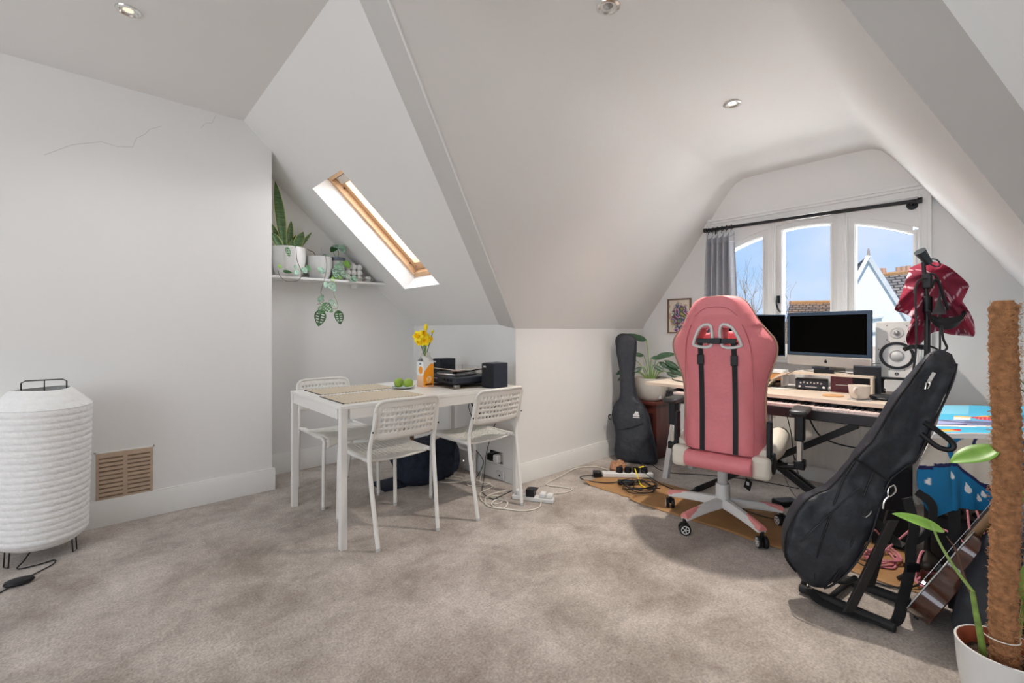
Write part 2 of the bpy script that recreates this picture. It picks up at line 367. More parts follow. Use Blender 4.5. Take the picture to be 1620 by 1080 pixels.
# fixed frame: posts and head above the arch
ys = [OY0]+[q for l in lights_y for q in (l[0]-sash, l[1]+sash)]+[OY1]
for i in range(0, len(ys), 2):
    if ys[i+1] > ys[i]: m.box(XW+.0, XW+.09, ys[i], ys[i+1], OZ0, OZ1)
for (a, b) in lights_y: cols(m, a-sash, b+sash, lambda y: arch(y, .05), lambda y: OZ1, XW+.005, XW+.085, 12)
wpart('window_frame', m, trimm)
m = MB()
for yy in (.812, 1.271): m.box(XW-.012, XW, yy-.022, yy+.022, OZ0+.02, arch(yy, .10)); m.box(XW-.02, XW-.012, yy-.008, yy+.008, OZ0+.02, arch(yy, .10))
wpart('mullion_bead', m, trimm, bev=.002)
for k, (a, b) in enumerate(lights_y):
    m = MB(); x0, x1 = XW+.02, XW+.07
    m.box(x0, x1, a-sash, a, OZ0+.05, arch(a-sash, .05)); m.box(x0, x1, b, b+sash, OZ0+.05, arch(b+sash, .05))
    m.box(x0, x1, a, b, OZ0+.05, OZ0+.11); cols(m, a, b, lambda y: arch(y), lambda y: arch(y, .05), x0, x1, 12)
    m.box(x0-.012, x0, a-.016, a-.006, OZ0+.09, arch(a, .0)); m.box(x0-.012, x0, b+.006, b+.016, OZ0+.09, arch(b, 0)); cols(m, a-.012, b+.012, lambda y: arch(y, .006), lambda y: arch(y, .016), x0-.012, x0, 12)
    wpart('sash', m, trimm)
    m = MB(); m.prism([(a, OZ0+.11), (b, OZ0+.11)]+[(b+(a-b)*i/12, arch(b+(a-b)*i/12)) for i in range(13)], XW+.043, XW+.047, 'x'); wpart('pane', m, glassm)
m = MB().box(XW-.05, XW+.02, OY0-.03, OY1+.03, OZ0-.03, OZ0); wpart('sill', m, trimm, bev=.004)
# handle on the middle sash
m = MB().cbox((XW-.004, 1.222, 1.36), (.012, .022, .06)); m.tube([(XW-.018, 1.222, 1.37), (XW-.035, 1.226, 1.34), (XW-.036, 1.218, 1.29), (XW-.036, 1.195, 1.255)], .007, 8, k=5)
wpart('window_handle', m, blackmetal)
# architrave around the opening
m = MB()
def arc_bar(m, y0, y1, z0, z1):
    m.box(XW-.022, XW, y0, y1, z0, z1)
T0, T1 = .335, 1.80
arc_bar(m, OY1, T1, .3, 2.05); arc_bar(m, T0, OY0, .3, 2.05); arc_bar(m, OY1-.0, OY0, OZ1, 2.05)
m.box(XW-.034, XW-.022, T1-.022, T1, .3, 2.05); m.box(XW-.034, XW-.022, T0, T0+.018, .3, 2.05); m.box(XW-.034, XW-.022, T0, T1, 2.03, 2.05)
m.box(XW-.03, XW-.022, OY1+.004, OY1+.016, .3, OZ1+.012); m.box(XW-.03, XW-.022, OY0-.016, OY0-.004, .3, OZ1+.012); m.box(XW-.03, XW-.022, OY0-.01, OY1+.01, OZ1+.002, OZ1+.014)
m.box(XW-.045, XW, T0-.02, T1+.02, 2.05, 2.072)
struct('trim_5', m, trimm, bev=.002)
# ---------------------------------------------------------------- rooflight
sk = thing('window_2', Q((SX0+SX1)/2, (SY0+SY1)/2, RD), None, None); sk['kind'] = 'structure'; skl = sk.location
def skbox(m, xa, xb, ya, yb, d0, d1):
    v = [Vector(Q(x, y, d))-skl for x in (xa, xb) for y in (ya, yb) for d in (d0, d1)]
    m.add(v, [(0, 1, 3, 2), (4, 6, 7, 5), (0, 4, 5, 1), (2, 3, 7, 6), (0, 2, 6, 4), (1, 5, 7, 3)])
def skring(name, i, w, d0, d1, mt):
    m = MB(); a, b, c, d = SX0+i, SX1-i, SY0+i, SY1-i
    skbox(m, a, b, c, c+w, d0, d1); skbox(m, a, b, d-w, d, d0, d1); skbox(m, a, a+w, c+w, d-w, d0, d1); skbox(m, b-w, b, c+w, d-w, d0, d1)
    obj(name, m, mt, sk)
skring('outer_frame', 0, .03, RD-.055, RD+.10, woodl); skring('sash_frame', .032, .05, RD-.01, RD+.07, woodl)
m = MB(); skbox(m, SX0+.06, SX1-.06, SY0+.06, SY1-.06, RD+.035, RD+.045); obj('pane', m, glassm, sk)
m = MB(); skbox(m, SX0+.035, SX0+.075, SY0+.06, SY1-.06, RD-.03, RD-.012); obj('ventilation_bar', m, alum, sk)
m = MB()
for X in (SX0+.10, SX1-.09): m.sph(Vector(Q(X, SY1-.033, RD-.02))-skl, .006)
obj('pivot_bolt', m, blackm, sk)
# ---------------------------------------------------------------- vent grille on the chimney breast
vg = thing('vent_grille', (.128, YC, .148), 'beige louvred air vent set low in the left wall', 'vent')
m = MB().box(-.128, .128, -.008, .002, 0, .268); m2 = MB()
obj('backplate', m, mat('beige_vent', '#c0aa95', .6, var=.1), vg, bev=.003)
m2 = MB(); m3 = MB()
for sx in (-.062, .062):
    for i in range(10): m2.box(sx-.052, sx+.052, -.0125, -.008, .022+i*.0243, .032+i*.0243); m3.box(sx-.052, sx+.052, -.0092, -.0075, .014+i*.0243, .0215+i*.0243)
obj('louvre', m2, MATS['beige_vent'], vg); obj('slot', m3, mat('vent_shadow_brown', '#85705e', .8), vg)
m = MB().box(-.135, .135, -.004, .0, -.006, .002).box(-.135, .135, -.004, 0, .268, .275).box(-.135, -.128, -.004, 0, -.006, .275).box(.128, .135, -.004, 0, -.006, .275)
obj('paint_edge', m, trimm, vg)
# hairline plaster cracks on the breast
m = MB(); m.tube([(-.205, YC, 2.065), (-.095, YC, 2.15), (.023, YC, 2.20), (.09, YC, 2.19), (.162, YC, 2.205), (.178, YC, 2.265), (.22, YC, 2.30), (.24, YC, 2.335), (.296, YC, 2.37)], .0009, 4); m.tube([(.50, YC, 2.42), (.523, YC, 2.458), (.56, YC, 2.47), (.582, YC, 2.53)], .0008, 4)
struct('trim_6', m, mat('crack_grey', '#a5a29d', .9))
# ---------------------------------------------------------------- downlights
def downlight(x, y, z, lit, label):
    t = thing('ceiling_downlight', (x, y, z), label, 'ceiling light', group=None)
    m = MB().lathe([(.032, .012), (.031, 0), (.036, -.006), (.046, -.004), (.048, 0), (.047, .004)], 32); obj('trim_ring', m, chromem, t)
    m = MB().lathe([(.001, .012), (.03, .012), (.031, .03), (.001, .03)], 24); obj('reflector', m, steelm, t)
    em = mat('lamp_lit', (1, .9, .75), .3, emit=('#ffe6c0', 14)) if lit == 2 else mat('lamp_dim', (.8, .75, .6), .3, emit=('#fff0d0', .6)) if lit == 1 else mat('lamp_off', (.5, .5, .5), .2, metal=.6)
    m = MB().lathe([(.001, -.001), (.02, .001), (.024, .008), (.024, .014), (.001, .014)], 24); obj('bulb', m, em, t)
    return t
downlight(.107, 2.65, 2.5445, 1, 'chrome ceiling downlight above the left wall, at the top left')
downlight(1.50, 1.075, 2.4045, 0, 'unlit chrome ceiling downlight at the top centre of the ceiling')
downlight(2.62, 1.045, 2.3835, 2, 'lit ceiling downlight nearest the dormer window')
light('dormer_downlight', 'SPOT', (2.62, 1.045, 2.355), 125, (1, .92, .83), (0, 0, 0), spot_size=math.radians(120), spot_blend=.9, shadow_soft_size=.03)
light('ceiling_downlight_a', 'SPOT', (.107, 2.65, 2.49), 14, (1, .97, .93), (0, 0, 0), spot_size=math.radians(150), spot_blend=1, shadow_soft_size=.05)
light('rear_fill_spot_b', 'SPOT', (-1.2, .9, 2.50), 22, (1, .97, .93), (0, 0, 0), spot_size=math.radians(150), spot_blend=1, shadow_soft_size=.08)  # added fill spot behind the camera, no fitting here
light('rear_fill_spot_c', 'SPOT', (-.5, -1.0, 2.50), 22, (1, .97, .93), (0, 0, 0), spot_size=math.radians(150), spot_blend=1, shadow_soft_size=.08)  # second unseen spot added to lift the room's brightness
#OBJECTS
# ================================================================ PAPER LANTERN
lt = thing('paper_floor_lamp', (-.20, 3.262, 0), 'white paper lantern floor lamp with black wire feet by the left wall', 'floor lamp')
paper = mat('white_rice_paper', (.86, .86, .85), .8, var=.03, scale=40, bump=.5, bscale=45)
m = MB(); n = 25; pr = []
def lr(z):
    if z < .12: return .165+.05*math.sin((z-.07)/.05*PI/2)
    if z <= .745: return .215+.019*(z-.12)/.6
    return .23-.10*((z-.745)/.085)**1.1
lr0 = lr
lr = lambda z: lr0(z)*.80
for i in range(n*6+1):
    z = .07+.76*i/(n*6); ph = (i % 6)/6
    pr.append((lr(z)+.0036*max(0, math.sin(PI*ph))**.5-.001, z))
R_ = 96; v = []; f = []
for i, (r, z) in enumerate(pr):
    for j in range(R_):
        a = 2*PI*j/R_; w = .0018*noise.noise(Vector((math.cos(a)*9, math.sin(a)*9, z*26)))*(1 if .12 < z < .8 else .3)
        seam = .004*(math.exp(-((j % 24)-6)**2/1.2))
        v.append(((r+w-seam*.6)*math.cos(a), (r+w-seam*.6)*math.sin(a), z+.004*math.sin(a*2+.5)))
L = len(pr); f = [(i*R_+j, i*R_+(j+1) % R_, (i+1)*R_+(j+1) % R_, (i+1)*R_+j) for i in range(L-1) for j in range(R_)]
m.add(v, f); obj('lamp_shade', m, paper, lt, ang=60)
m = MB(); m.tube([(-.07, 0, .80), (-.07, 0, .862), (-.055, 0, .872), (.075, 0, .872), (.09, 0, .862), (.09, 0, .80)], .003, 8); m.tube([(.01, .0, .72), (.01, 0, .872)], .0025, 6)
obj('wire_handle', m, blackmetal, lt)
for a in (-2.55, -.45, 1.6):
    m = MB(); c, s_ = math.cos(a), math.sin(a); r0, r1 = .10, .14
    u = Vector((c, s_, 0)); w = Vector((-s_, c, 0))*.016
    m.tube([u*.13+w+Vector((0, 0, .09)), u*.135+w+Vector((0, 0, .004)), u*.135-w+Vector((0, 0, .004)), u*.13-w+Vector((0, 0, .09))], .003, 8); obj('foot', m, blackmetal, lt)
m = MB().cyl((0, 0, .12), (0, 0, .40), .012); m.sph((0, 0, .44), .045); obj('bulb', m, ceram, lt)
m = MB(); m.lathe([(.001, .006), (.036, .006), (.04, .012), (.036, .022), (.02, .027), (.001, .028)], 28, (-.05, -.31, 0), 1.25, .8); obj('foot_switch', m, blackm, lt)
m = MB().tube([(0, -.02, .10), (-.05, -.10, .03), (-.07, -.13, .006), (.0, -.14, .006), (.05, -.13, .006), (.05, -.18, .006), (-.01, -.25, .006), (-.04, -.30, .010)], .003, 8, k=6)
m.tube([(-.07, -.33, .010), (-.10, -.36, .005), (-.16, -.42, .005), (-.3, -.45, .005)], .003, 8, k=6); obj('cord', m, cableb, lt)
# ================================================================ SHELF AND PLANTS
sh = thing('wall_shelf', (1.50, YR, 1.528), 'long white floating shelf fixed in the recess under the sloped ceiling', 'shelf')
m = MB().box(-.58, .44, -.20, 0, -.018, 0); obj('board', m, trimm, sh, bev=.002)
m = MB().box(.14, .155, -.10, 0, -.05, -.018); obj('bracket', m, trimm, sh)
def pot(name, loc, r, h, label, mt, soilz=.9, taper=.86, cat='plant'):
    t = thing(name, loc, label, cat)
    m = MB().lathe([(.001, 0), (r*taper*.75, 0), (r*taper*.9, h*.05), (r*taper, h*.18), (r, h*.55), (r, h), (r-.006, h), (r-.007, h*.9), (r*.8, h*soilz-.01), (.001, h*soilz-.01)], 40); obj('pot', m, mt, t, ang=50)
    m = MB().lathe([(.001, h*soilz-.008), (r-.009, h*soilz-.01), (r-.009, h*soilz-.002), (r*.5, h*soilz+.006), (.001, h*soilz+.004)], 28); obj('soil', m, soil, t)
    return t
def blade(m, base, tip, w, bend=(0, 0, 0), n=8, thick=.0, prof=None, up=None, cup=.15, cs=(-1, -.5, 0, .5, 1)):
    base = Vector(base); tip = Vector(tip); bend = Vector(bend); d = (tip-base)
    side = d.cross(Vector(up) if up else Vector((.3, -1, .2))).normalized(); nrm = side.cross(d).normalized()
    rings = []
    for i in range(n+1):
        t = i/n; c = base+d*t+bend*math.sin(PI*t*.5)*t
        ww = w*(prof(t) if prof else math.sin(PI*min(1, (t*.86+.10)))**.8)
        rings.append([c+side*ww*q+nrm*cup*ww*q*q for q in cs])
    v = [p for r in rings for p in r]
    k = len(cs); f = [(i*k+j, i*k+j+1, (i+1)*k+j+1, (i+1)*k+j) for i in range(n) for j in range(k-1)]
    return m.add(v, f)
ovate = lambda t: max(.02, math.sin(PI*(t**.75))**.75)
def leafobj(parent, base, tip, w, mt, bend=(0, 0, -.02), up=None, prof=ovate, name='leaf', cup=.15, solid=.001, n=8, holes=False):
    m = MB(); n = 13 if holes else n; blade(m, base, tip, w, bend, n, prof=prof, up=up, cup=cup, cs=(-1, -.72, -.16, .16, .72, 1) if holes else (-1, -.5, 0, .5, 1))
    if holes:
        f2 = [q for k, q in enumerate(m.f) if not ((k//5) in (3, 5, 7, 9) and (k % 5) in (1, 3))]
        m.f = f2; m.mi = [0]*len(f2)
    return obj(name, m, mt, parent, solid=solid, ang=60)
snakem = mat('snake_plant_leaf', '#4a6b3a', .45, var=.5, scale=26, aniso=(.5, .5, 3.2))
sp = pot('snake_plant', (1.10, 3.755, 1.529), .118, .225, 'snake plant with tall upright blades in the largest white shelf pot', ceram, cat='potted plant')
for (dx, dy, tx, tz, w) in [(-.03, 0, -.10, .715, .032), (0, .02, .02, .44, .022), (.03, -.01, .10, .36, .03), (-.04, .02, -.12, .40, .018), (-.05, -.02, -.13, .32, .026), (.02, .02, .05, .33, .018), (.05, .01, .17, .37, .012), (0, -.04, .01, .28, .02)]:
    b = (dx, dy, .2); tp = (tx, dy-.01, tz)
    m = MB(); pf = lambda t: max(.03, (min(1, .55+t*1.1))*(1-max(0, t-.55)**2*4.6)); blade(m, b, tp, w, (0, 0, 0), 10, prof=pf, up=(0, -1, .1), cup=.35)
    lf = obj('leaf', m, snakem, sp, solid=.003, ang=60)
    mm = MB(); blade(mm, (b[0], b[1]+.002, b[2]), tp, w*1.13, (0, 0, 0), 10, prof=pf, up=(0, -1, .1), cup=.30); obj('leaf_margin', mm, yelb, lf, solid=.0015, ang=60)
# trailing vine on the snake plant's pot
def vine(parent, pts, leaves, mt=leafp, stem=brownstem, r=.002):
    m = MB().tube(pts, r, 6, k=6); obj('vine_stem', m, stem, parent)
    for (b, dx, dz, w, mt2) in leaves:
        b = Vector(b); L = math.hypot(dx, dz)
        leafobj(parent, b, b+Vector((dx, -.012, dz)), w, mt2, up=(0, -1, .25), holes=L > .07, bend=(0, -.01, 0))
vine(sp, [(.0, -.05, .21), (.01, -.125, .225), (.02, -.128, .12), (.05, -.13, .03), (.03, -.13, -.03), (-.05, -.128, -.045), (-.10, -.13, -.01), (-.11, -.128, .03)],
     [((-.05, -.125, .21), .01, -.075, .018, leafm), ((.06, -.128, .07), .02, -.05, .025, leafp), ((.09, -.122, .09), .02, -.05, .018, leafm), ((.03, -.128, .04), -.035, -.03, .02, leafp), ((-.09, -.126, .05), -.03, .02, .012, leafv), ((-.08, -.13, .03), .06, -.012, .013, leafd), ((.02, -.128, .06), -.03, .012, .016, leafp)])
p2 = pot('trailing_plant', (1.325, 3.74, 1.529), .095, .175, 'trailing variegated vine hanging from the pale grey shelf pot', ceramg, cat='potted plant')
m = MB().tube([(.0, 0, .14), (.01, -.01, .25)], .003, 6); obj('support_stick', m, greym, p2)
vine(p2, [(0, -.02, .165), (.01, -.09, .19), (.02, -.105, .10), (.0, -.115, 0), (-.02, -.118, -.07), (-.03, -.118, -.12), (-.01, -.12, -.18), (-.06, -.12, -.21)],
     [((.0, -.105, .07), -.05, -.03, .028, leafp), ((-.02, -.11, .06), -.045, .01, .022, leafp), ((.03, -.118, -.04), .05, -.06, .03, leafp), ((.01, -.118, -.03), -.02, -.05, .018, leafp), ((.02, -.02, .17), .045, .02, .025, leafp), ((.03, -.02, .16), .04, -.04, .022, leafm)])
vine(p2, [(-.05, -.12, -.17), (-.03, -.12, -.21), (.03, -.12, -.23), (.09, -.12, -.24), (.10, -.12, -.20), (.07, -.12, -.12), (.08, -.118, -.02)],
     [((-.02, -.125, -.20), .07, -.07, .036, leafm), ((-.03, -.125, -.25), -.03, -.13, .045, leafd), ((.10, -.125, -.25), .01, -.115, .038, leafd), ((.03, -.12, -.17), .05, -.05, .022, leafp), ((-.05, -.122, -.19), .03, .06, .02, leafp), ((-.01, -.125, -.23), -.05, -.05, .03, leafm)], stem=stemm)
vine(p2, [(-.02, 0, .16), (-.05, -.01, .21), (-.08, -.02, .215), (-.10, -.02, .23)], [], r=.003)
p3 = thing('small_vase_plant', (1.475, 3.75, 1.529), 'small variegated plant in a blue and white vase beside the bubble vase', 'potted plant')
m = MB().lathe([(.001, 0), (.04, 0), (.06, .05), (.062, .12), (.056, .17), (.060, .185), (.056, .186), (.050, .17), (.001, .165)], 32); obj('vase', m, ceramg, p3)
m = MB().lathe([(.0585, .158), (.062, .175), (.0615, .186), (.058, .188), (.057, .16)], 32); obj('vase_band', m, mat('slate_blue_glaze', '#5b6577', .3, var=.5, scale=40), p3)
m = MB().tube([(0, 0, .16), (.005, -.01, .22), (0, 0, .26)], .003, 6, k=3); m.tube([(0, 0, .16), (-.03, -.01, .21), (-.04, -.01, .24)], .002, 6, k=3); obj('stem', m, stemm, p3)
leafobj(p3, (-.06, -.03, .275), (.045, -.07, .245), .042, leafp, up=(0, -.6, 1), bend=(0, 0, .02)); leafobj(p3, (-.02, -.02, .27), (-.075, -.05, .24), .03, leafd, up=(0, -.6, 1)); leafobj(p3, (.0, -.04, .29), (.02, -.09, .235), .035, leafp, up=(0, -.8, .7))
for (a, b, c, w, mm_) in [((-.02, -.065, .15), .03, -.07, .03, leafp), ((.03, -.065, .16), .04, -.06, .028, leafv), ((-.05, -.065, .12), .05, -.04, .026, leafp), ((-.04, -.07, .10), -.01, -.09, .03, leafp), ((-.03, -.07, .06), .02, -.06, .03, leafm), ((-.05, -.075, .02), -.04, -.04, .02, leafv), ((.0, -.07, .07), .05, -.05, .03, leafp), ((-.07, -.07, .04), .07, -.03, .022, leafv), ((.06, -.10, .02), .05, -.03, .025, leafp), ((.08, -.11, .04), .03, -.05, .02, leafp)]:
    leafobj(p3, a, Vector(a)+Vector((b, -.01, c)), w, mm_, up=(0, -1, .3), bend=(0, -.01, 0), holes=w > .029)
bv = thing('bubble_vase', (1.60, 3.745, 1.529), 'white vase made of stacked round balls on the shelf', 'vase')
m = MB()
for k in range(3):
    for i in range(3):
        for j in range(2): m.sph((-.048+i*.048, -.024+j*.048, .026+k*.047), .027, 16, 10)
obj('vase_body', m, ceram, bv, ang=80)
m = MB().lathe([(.016, .14), (.02, .158), (.017, .158), (.014, .14)], 20, (0, 0, 0)); obj('vase_neck', m, ceram, bv)
cu = thing('egg_cup', (1.735, 3.745, 1.529), 'little white cup with a handle at the shelf end', 'cup')
m = MB().lathe([(.001, 0), (.02, 0), (.026, .02), (.027, .05), (.025, .051), (.022, .02), (.001, .006)], 24); obj('cup_body', m, ceram, cu)
m = MB().tube([(.024, 0, .042), (.040, 0, .040), (.042, 0, .022), (.026, 0, .014)], .004, 8, k=5); obj('handle', m, ceram, cu)
m = MB().tube([(1.60, 3.68, 1.555), (1.76, 3.665, 1.540), (1.88, 3.65, 1.533), (1.945, 3.60, 1.52), (1.98, 3.53, 1.505), (2.0, 3.43, 1.535), (1.985, 3.38, 1.60), (1.98, 3.36, 1.66)], .0025, 6, k=5)
obj('dark_shelf_cable', m, mat('grey_cable', '#8a8885', .5), cat='cable', label='thin grey cable running from the shelf end up to the rooflight')
# ================================================================ DINING TABLE
TX0, TX1, TY0, TY1, TZ = .915, 2.16, 2.285, 3.09, .735
tb = thing('dining_table', ((TX0+TX1)/2, (TY0+TY1)/2, 0), 'white rectangular dining table with square legs', 'table')
hx, hy = (TX1-TX0)/2, (TY1-TY0)/2
obj('tabletop', MB().box(-hx, hx, -hy, hy, TZ-.019, TZ), whitem, tb, bev=.002)
m = MB()
for s_ in (-1, 1):
    m.box(-hx+.05, hx-.05, s_*(hy-.012)-.010, s_*(hy-.012)+.010, TZ-.072, TZ-.0195); m.box(s_*(hx-.012)-.010, s_*(hx-.012)+.010, -hy+.05, hy-.05, TZ-.072, TZ-.0195)
obj('apron', m, whitem, tb)
for sx in (-1, 1):
    for sy in (-1, 1):
        x, y = sx*(hx-.018), sy*(hy-.018); obj('leg', MB().box(x-.017, x+.017, y-.017, y+.017, 0, TZ-.0195), whitem, tb, bev=.002)
# ================================================================ PERFORATED CHAIRS
def rr_clamp(x, y, hw, hh, r):
    cx, cy = hw-r, hh-r
    if abs(x) > cx and abs(y) > cy:
        dx, dy = abs(x)-cx, abs(y)-cy; d = max(dx, dy); l = math.hypot(dx, dy)
        if l > 0: k = d/l; dx *= k; dy *= k
        return math.copysign(cx+dx, x), math.copysign(cy+dy, y)
    return x, y
def perforated(m, nx_, ny_, hw, hh, r, fn, hole=.30, margin=1):
    cw, ch = 2*hw/nx_, 2*hh/ny_
    for j in range(ny_):
        for i in range(nx_):
            cx, cy = -hw+(i+.5)*cw, -hh+(j+.5)*ch
            edge = i < margin or j < margin or i >= nx_-margin or j >= ny_-margin
            corner = abs(cx) > hw-r*.9 and abs(cy) > hh-r*.9
            sq = [(-.5, -.5), (0, -.5), (.5, -.5), (.5, 0), (.5, .5), (0, .5), (-.5, .5), (-.5, 0)]
            out = [rr_clamp(cx+a*cw, cy+b*ch, hw, hh, r) for a, b in sq]
            if edge or corner: m.add([fn(*p) for p in out], [tuple(range(8))])
            else:
                q = hole*min(cw, ch); inn = [(cx+q*math.cos(a), cy+q*math.sin(a)) for a in [math.radians(225+45*k) for k in range(8)]]
                m.add([fn(*p) for p in out]+[fn(*p) for p in inn], [(k, (k+1) % 8, 8+(k+1) % 8, 8+k) for k in range(8)])
def weld(o, d=.0004):
    b = bmesh.new(); b.from_mesh(o.data); bmesh.ops.remove_doubles(b, verts=b.verts, dist=d); bmesh.ops.recalc_face_normals(b, faces=b.faces); b.to_mesh(o.data); b.free()
# local frame: front of the seat towards +y, back at -y; width x
def make_dchair(loc, rz, label):
    t = thing('dining_chair', loc, label, 'chair', rz, 'white perforated chairs around the dining table')
    def seatf(x, y):
        return (x*(1-.06*(y/.2)), y+.03, .445-.012*math.cos(x/.19*PI/2)+.012*(y/.2)-(.03*max(0, (y-.15)/.05)**2))
    m = MB(); perforated(m, 15, 15, .185, .195, .03, seatf, .32, 2); o = obj('seat', m, chairm, t, solid=.010, ang=60); weld(o)
    m = MB()  # rolled front lip and side rims of the seat
    m.tube([(-.175, -.15, .440), (-.182, 0, .440), (-.178, .19, .442)], .010, 8); m.tube([(.175, -.15, .440), (.182, 0, .440), (.178, .19, .442)], .010, 8)
    m.grid(lambda u, w: (-.168+.336*u, .222+.012*w, .432-.055*w*(1-.45*math.sin(PI*u))), 12, 3)
    obj('seat_rim', m, chairm, t, solid=.006)
    def backf(x, z):
        return (x, -.232-.055*((z+.105)/.21)+.030*(1-(x/.19)**2)*-1+.012, .655+z)
    m = MB(); perforated(m, 15, 7, .185, .105, .045, backf, .345, 1); o = obj('backrest', m, chairm, t, solid=.008, ang=60); weld(o)
    m = MB(); pts = [backf(*rr_clamp(x, z, .187, .107, .05)) for x, z in [(-.187, -.105), (-.187, -.05), (-.187, 0), (-.187, .05), (-.187, .08), (-.187, .107), (-.16, .107), (-.12, .107), (-.06, .107), (0, .107), (.06, .107), (.12, .107), (.16, .107), (.187, .107), (.187, .08), (.187, .05), (.187, 0), (.187, -.05), (.187, -.105)]]
    m.tube(pts, .009, 8); obj('backrest_rim', m, chairm, t)
    for s_ in (-1, 1):
        m = MB().tube([(s_*.178, -.275, .004), (s_*.190, -.225, .30), (s_*.193, -.205, .455), (s_*.192, -.215, .53), (s_*.187, -.245, .62), (s_*.184, -.262, .70)], [.0115, .0115, .0115, .011, .010, .010], 12, k=4); l_ = obj('leg', m, whitem, t)
        obj('foot_cap', MB().cyl((s_*.178, -.2755, 0), (s_*.179, -.273, .016), .0122, n=12), greym, l_)
        m = MB().tube([(s_*.187, -.19, .44), (s_*.184, .12, .435), (s_*.180, .200, .438), (s_*.176, .225, .41), (s_*.180, .225, .36), (s_*.184, .228, .004)], .0115, 12, k=5); l_ = obj('leg', m, whitem, t)
        obj('foot_cap', MB().cyl((s_*.184, .228, 0), (s_*.184, .228, .016), .0122, n=12), greym, l_)
        m = MB().sph((s_*.196, -.252, .60), .005, 8, 6); obj('screw', m, blackm, t)
    return t
make_dchair((1.235, 2.435, 0), 0, 'white perforated chair in front of the table, nearest the camera')
make_dchair((1.838, 2.385, 0), 0, 'white perforated chair beside the black speaker and sockets')
make_dchair((1.235, 3.125, 0), PI, 'white perforated chair on the far side of the table')
# ================================================================ THINGS ON THE TABLE
slat = mat('pale_wood_slats', '#cbbda6', .6, var=.12, scale=10, aniso=(40, 1, 1))
def placemat(x0, y0, x1, y1, label):
    t = thing('placemat', ((x0+x1)/2, (y0+y1)/2, TZ), label, 'placemat', 0, 'slatted placemats')
    hx, hy = (x1-x0)/2, (y1-y0)/2; n = 46; m = MB()
    for i in range(n):
        a = -hx+2*hx*i/n; m.box(a+.0006, a+2*hx/n-.0006, -hy, hy, .0005, .0035)
    obj('slats', m, slat, t)
    m = MB()
    for yy in (-hy+.006, hy-.006):
        for i in range(0, n, 2): a = -hx+2*hx*i/n; m.box(a, a+2*hx/n*.9, yy-.002, yy+.002, .0034, .0042)
    m.box(-hx-.002, -hx+.003, -hy, hy, .0, .004)
    obj('dark_stitching', m, mat('dark_thread', '#3b3530', .8), t)
placemat(.985, 2.755, 1.475, 3.045, 'pale slatted wooden placemat on the far half of the table')
placemat(.955, 2.345, 1.44, 2.69, 'pale slatted wooden placemat on the near half of the table')
t = thing('small_dish', (1.50, 2.70, TZ), 'small clear glass dish holding two limes', 'dish')
m = MB().lathe([(.001, .002), (.05, .002), (.075, .010), (.08, .018), (.077, .018), (.05, .006), (.001, .005)], 36, (0, 0, 0), 1.0, .8); obj('dish_body', m, mat('pale_glazed_dish', '#c9d2d0', .1, var=.02), t)
lime = mat('lime_skin', '#8fae3a', .4, var=.18, scale=14, bump=.2, bscale=120)
for (x, y, l) in ((1.485, 2.735, 'green lime at the back of the glass dish'), (1.515, 2.665, 'green lime at the front of the glass dish')):
    t = thing('lime', (x, y, TZ+.0065), l, 'lime', random.random(), 'limes in the glass dish'); obj('fruit', MB().sph((0, 0, .031), .031, 20, 14, 1.08), lime, t); obj('stem_end', MB().sph((.03, 0, .042), .005, 8, 6), yelb, t)
# carton vase with daffodils
cv = thing('juice_carton_vase', (1.665, 2.70, TZ), 'vase shaped like an orange juice carton, holding yellow daffodils', 'vase', .02)
def cartonpaint(p, i):
    x, y, z = p.x, p.y, p.z; org = hexc('#f59a1c'); wh = (.80, .80, .78); pe = hexc('#f0bd95')
    if z > .175: return wh
    if y < -.040+.0005 and x > -.043:   # face towards the camera right
        u = (x+.04)/.08; edge = .085+.075*min(1, max(0, (u-.0)/.75))**.6
        if (u-.55)**2+((z-.052)/.085)**2 < .055: return (.85, .80, .72) if (u-.55)**2+((z-.052)/.085)**2 > .038 else hexc('#f4b458')
        if .012 < z < .022 and .2 < u < .85: return hexc('#5b3218')
        if z < .008: return pe
        return org if z < edge else wh
    if x < -.040+.0005:
        u = (y+.04)/.08
        if z < .008 or (z < .078 and int(z*300) % 3 == 0): return pe
        if (u-.45)**2+((z-.115)/.085)**2 < .10: return org
        if (u-.45)**2+((z-.115)/.085)**2 < .15: return (.85, .85, .83)
        if abs(z-.158) < .005 and .35 < u < .7: return hexc('#3f5f9a')
        if z < .078: return hexc('#f3cdb0')
        return wh
    return org if z < .12 else wh
m = MB()
for (a, b) in (((-.04, -.04), (.04, -.04)), ((.04, -.04), (.04, .04)), ((.04, .04), (-.04, .04)), ((-.04, .04), (-.04, -.04))):
    m.grid(lambda u, w: (a[0]+(b[0]-a[0])*u, a[1]+(b[1]-a[1])*u, .175*w), 24, 48)
m.add([(-.04, -.04, .0), (.04, -.04, 0), (.04, .04, 0), (-.04, .04, 0)], [(0, 1, 2, 3)])
cpaint = mat('printed_carton', (1, 1, 1), .35, var=.01, attr=True)
obj('carton_body', m, cpaint, cv, paint=cartonpaint, recalc=False)
m = MB(); m.add([(-.04, -.04, .175), (.04, -.04, .175), (.04, .04, .175), (-.04, .04, .175), (-.036, -.004, .212), (.036, -.004, .212), (.036, .004, .212), (-.036, .004, .212)], [(0, 1, 5, 4), (2, 3, 7, 6)])
m.box(-.038, .038, -.004, -.002, .212, .235); m.box(-.038, -.02, .002, .004, .212, .235); m.box(.02, .038, .002, .004, .212, .235)
obj('gable_top', m, ceram, cv, solid=.0015)
df = thing('daffodil_bunch', (1.665, 2.70, TZ+.19), 'bunch of yellow daffodils standing in the juice carton vase', 'flowers')
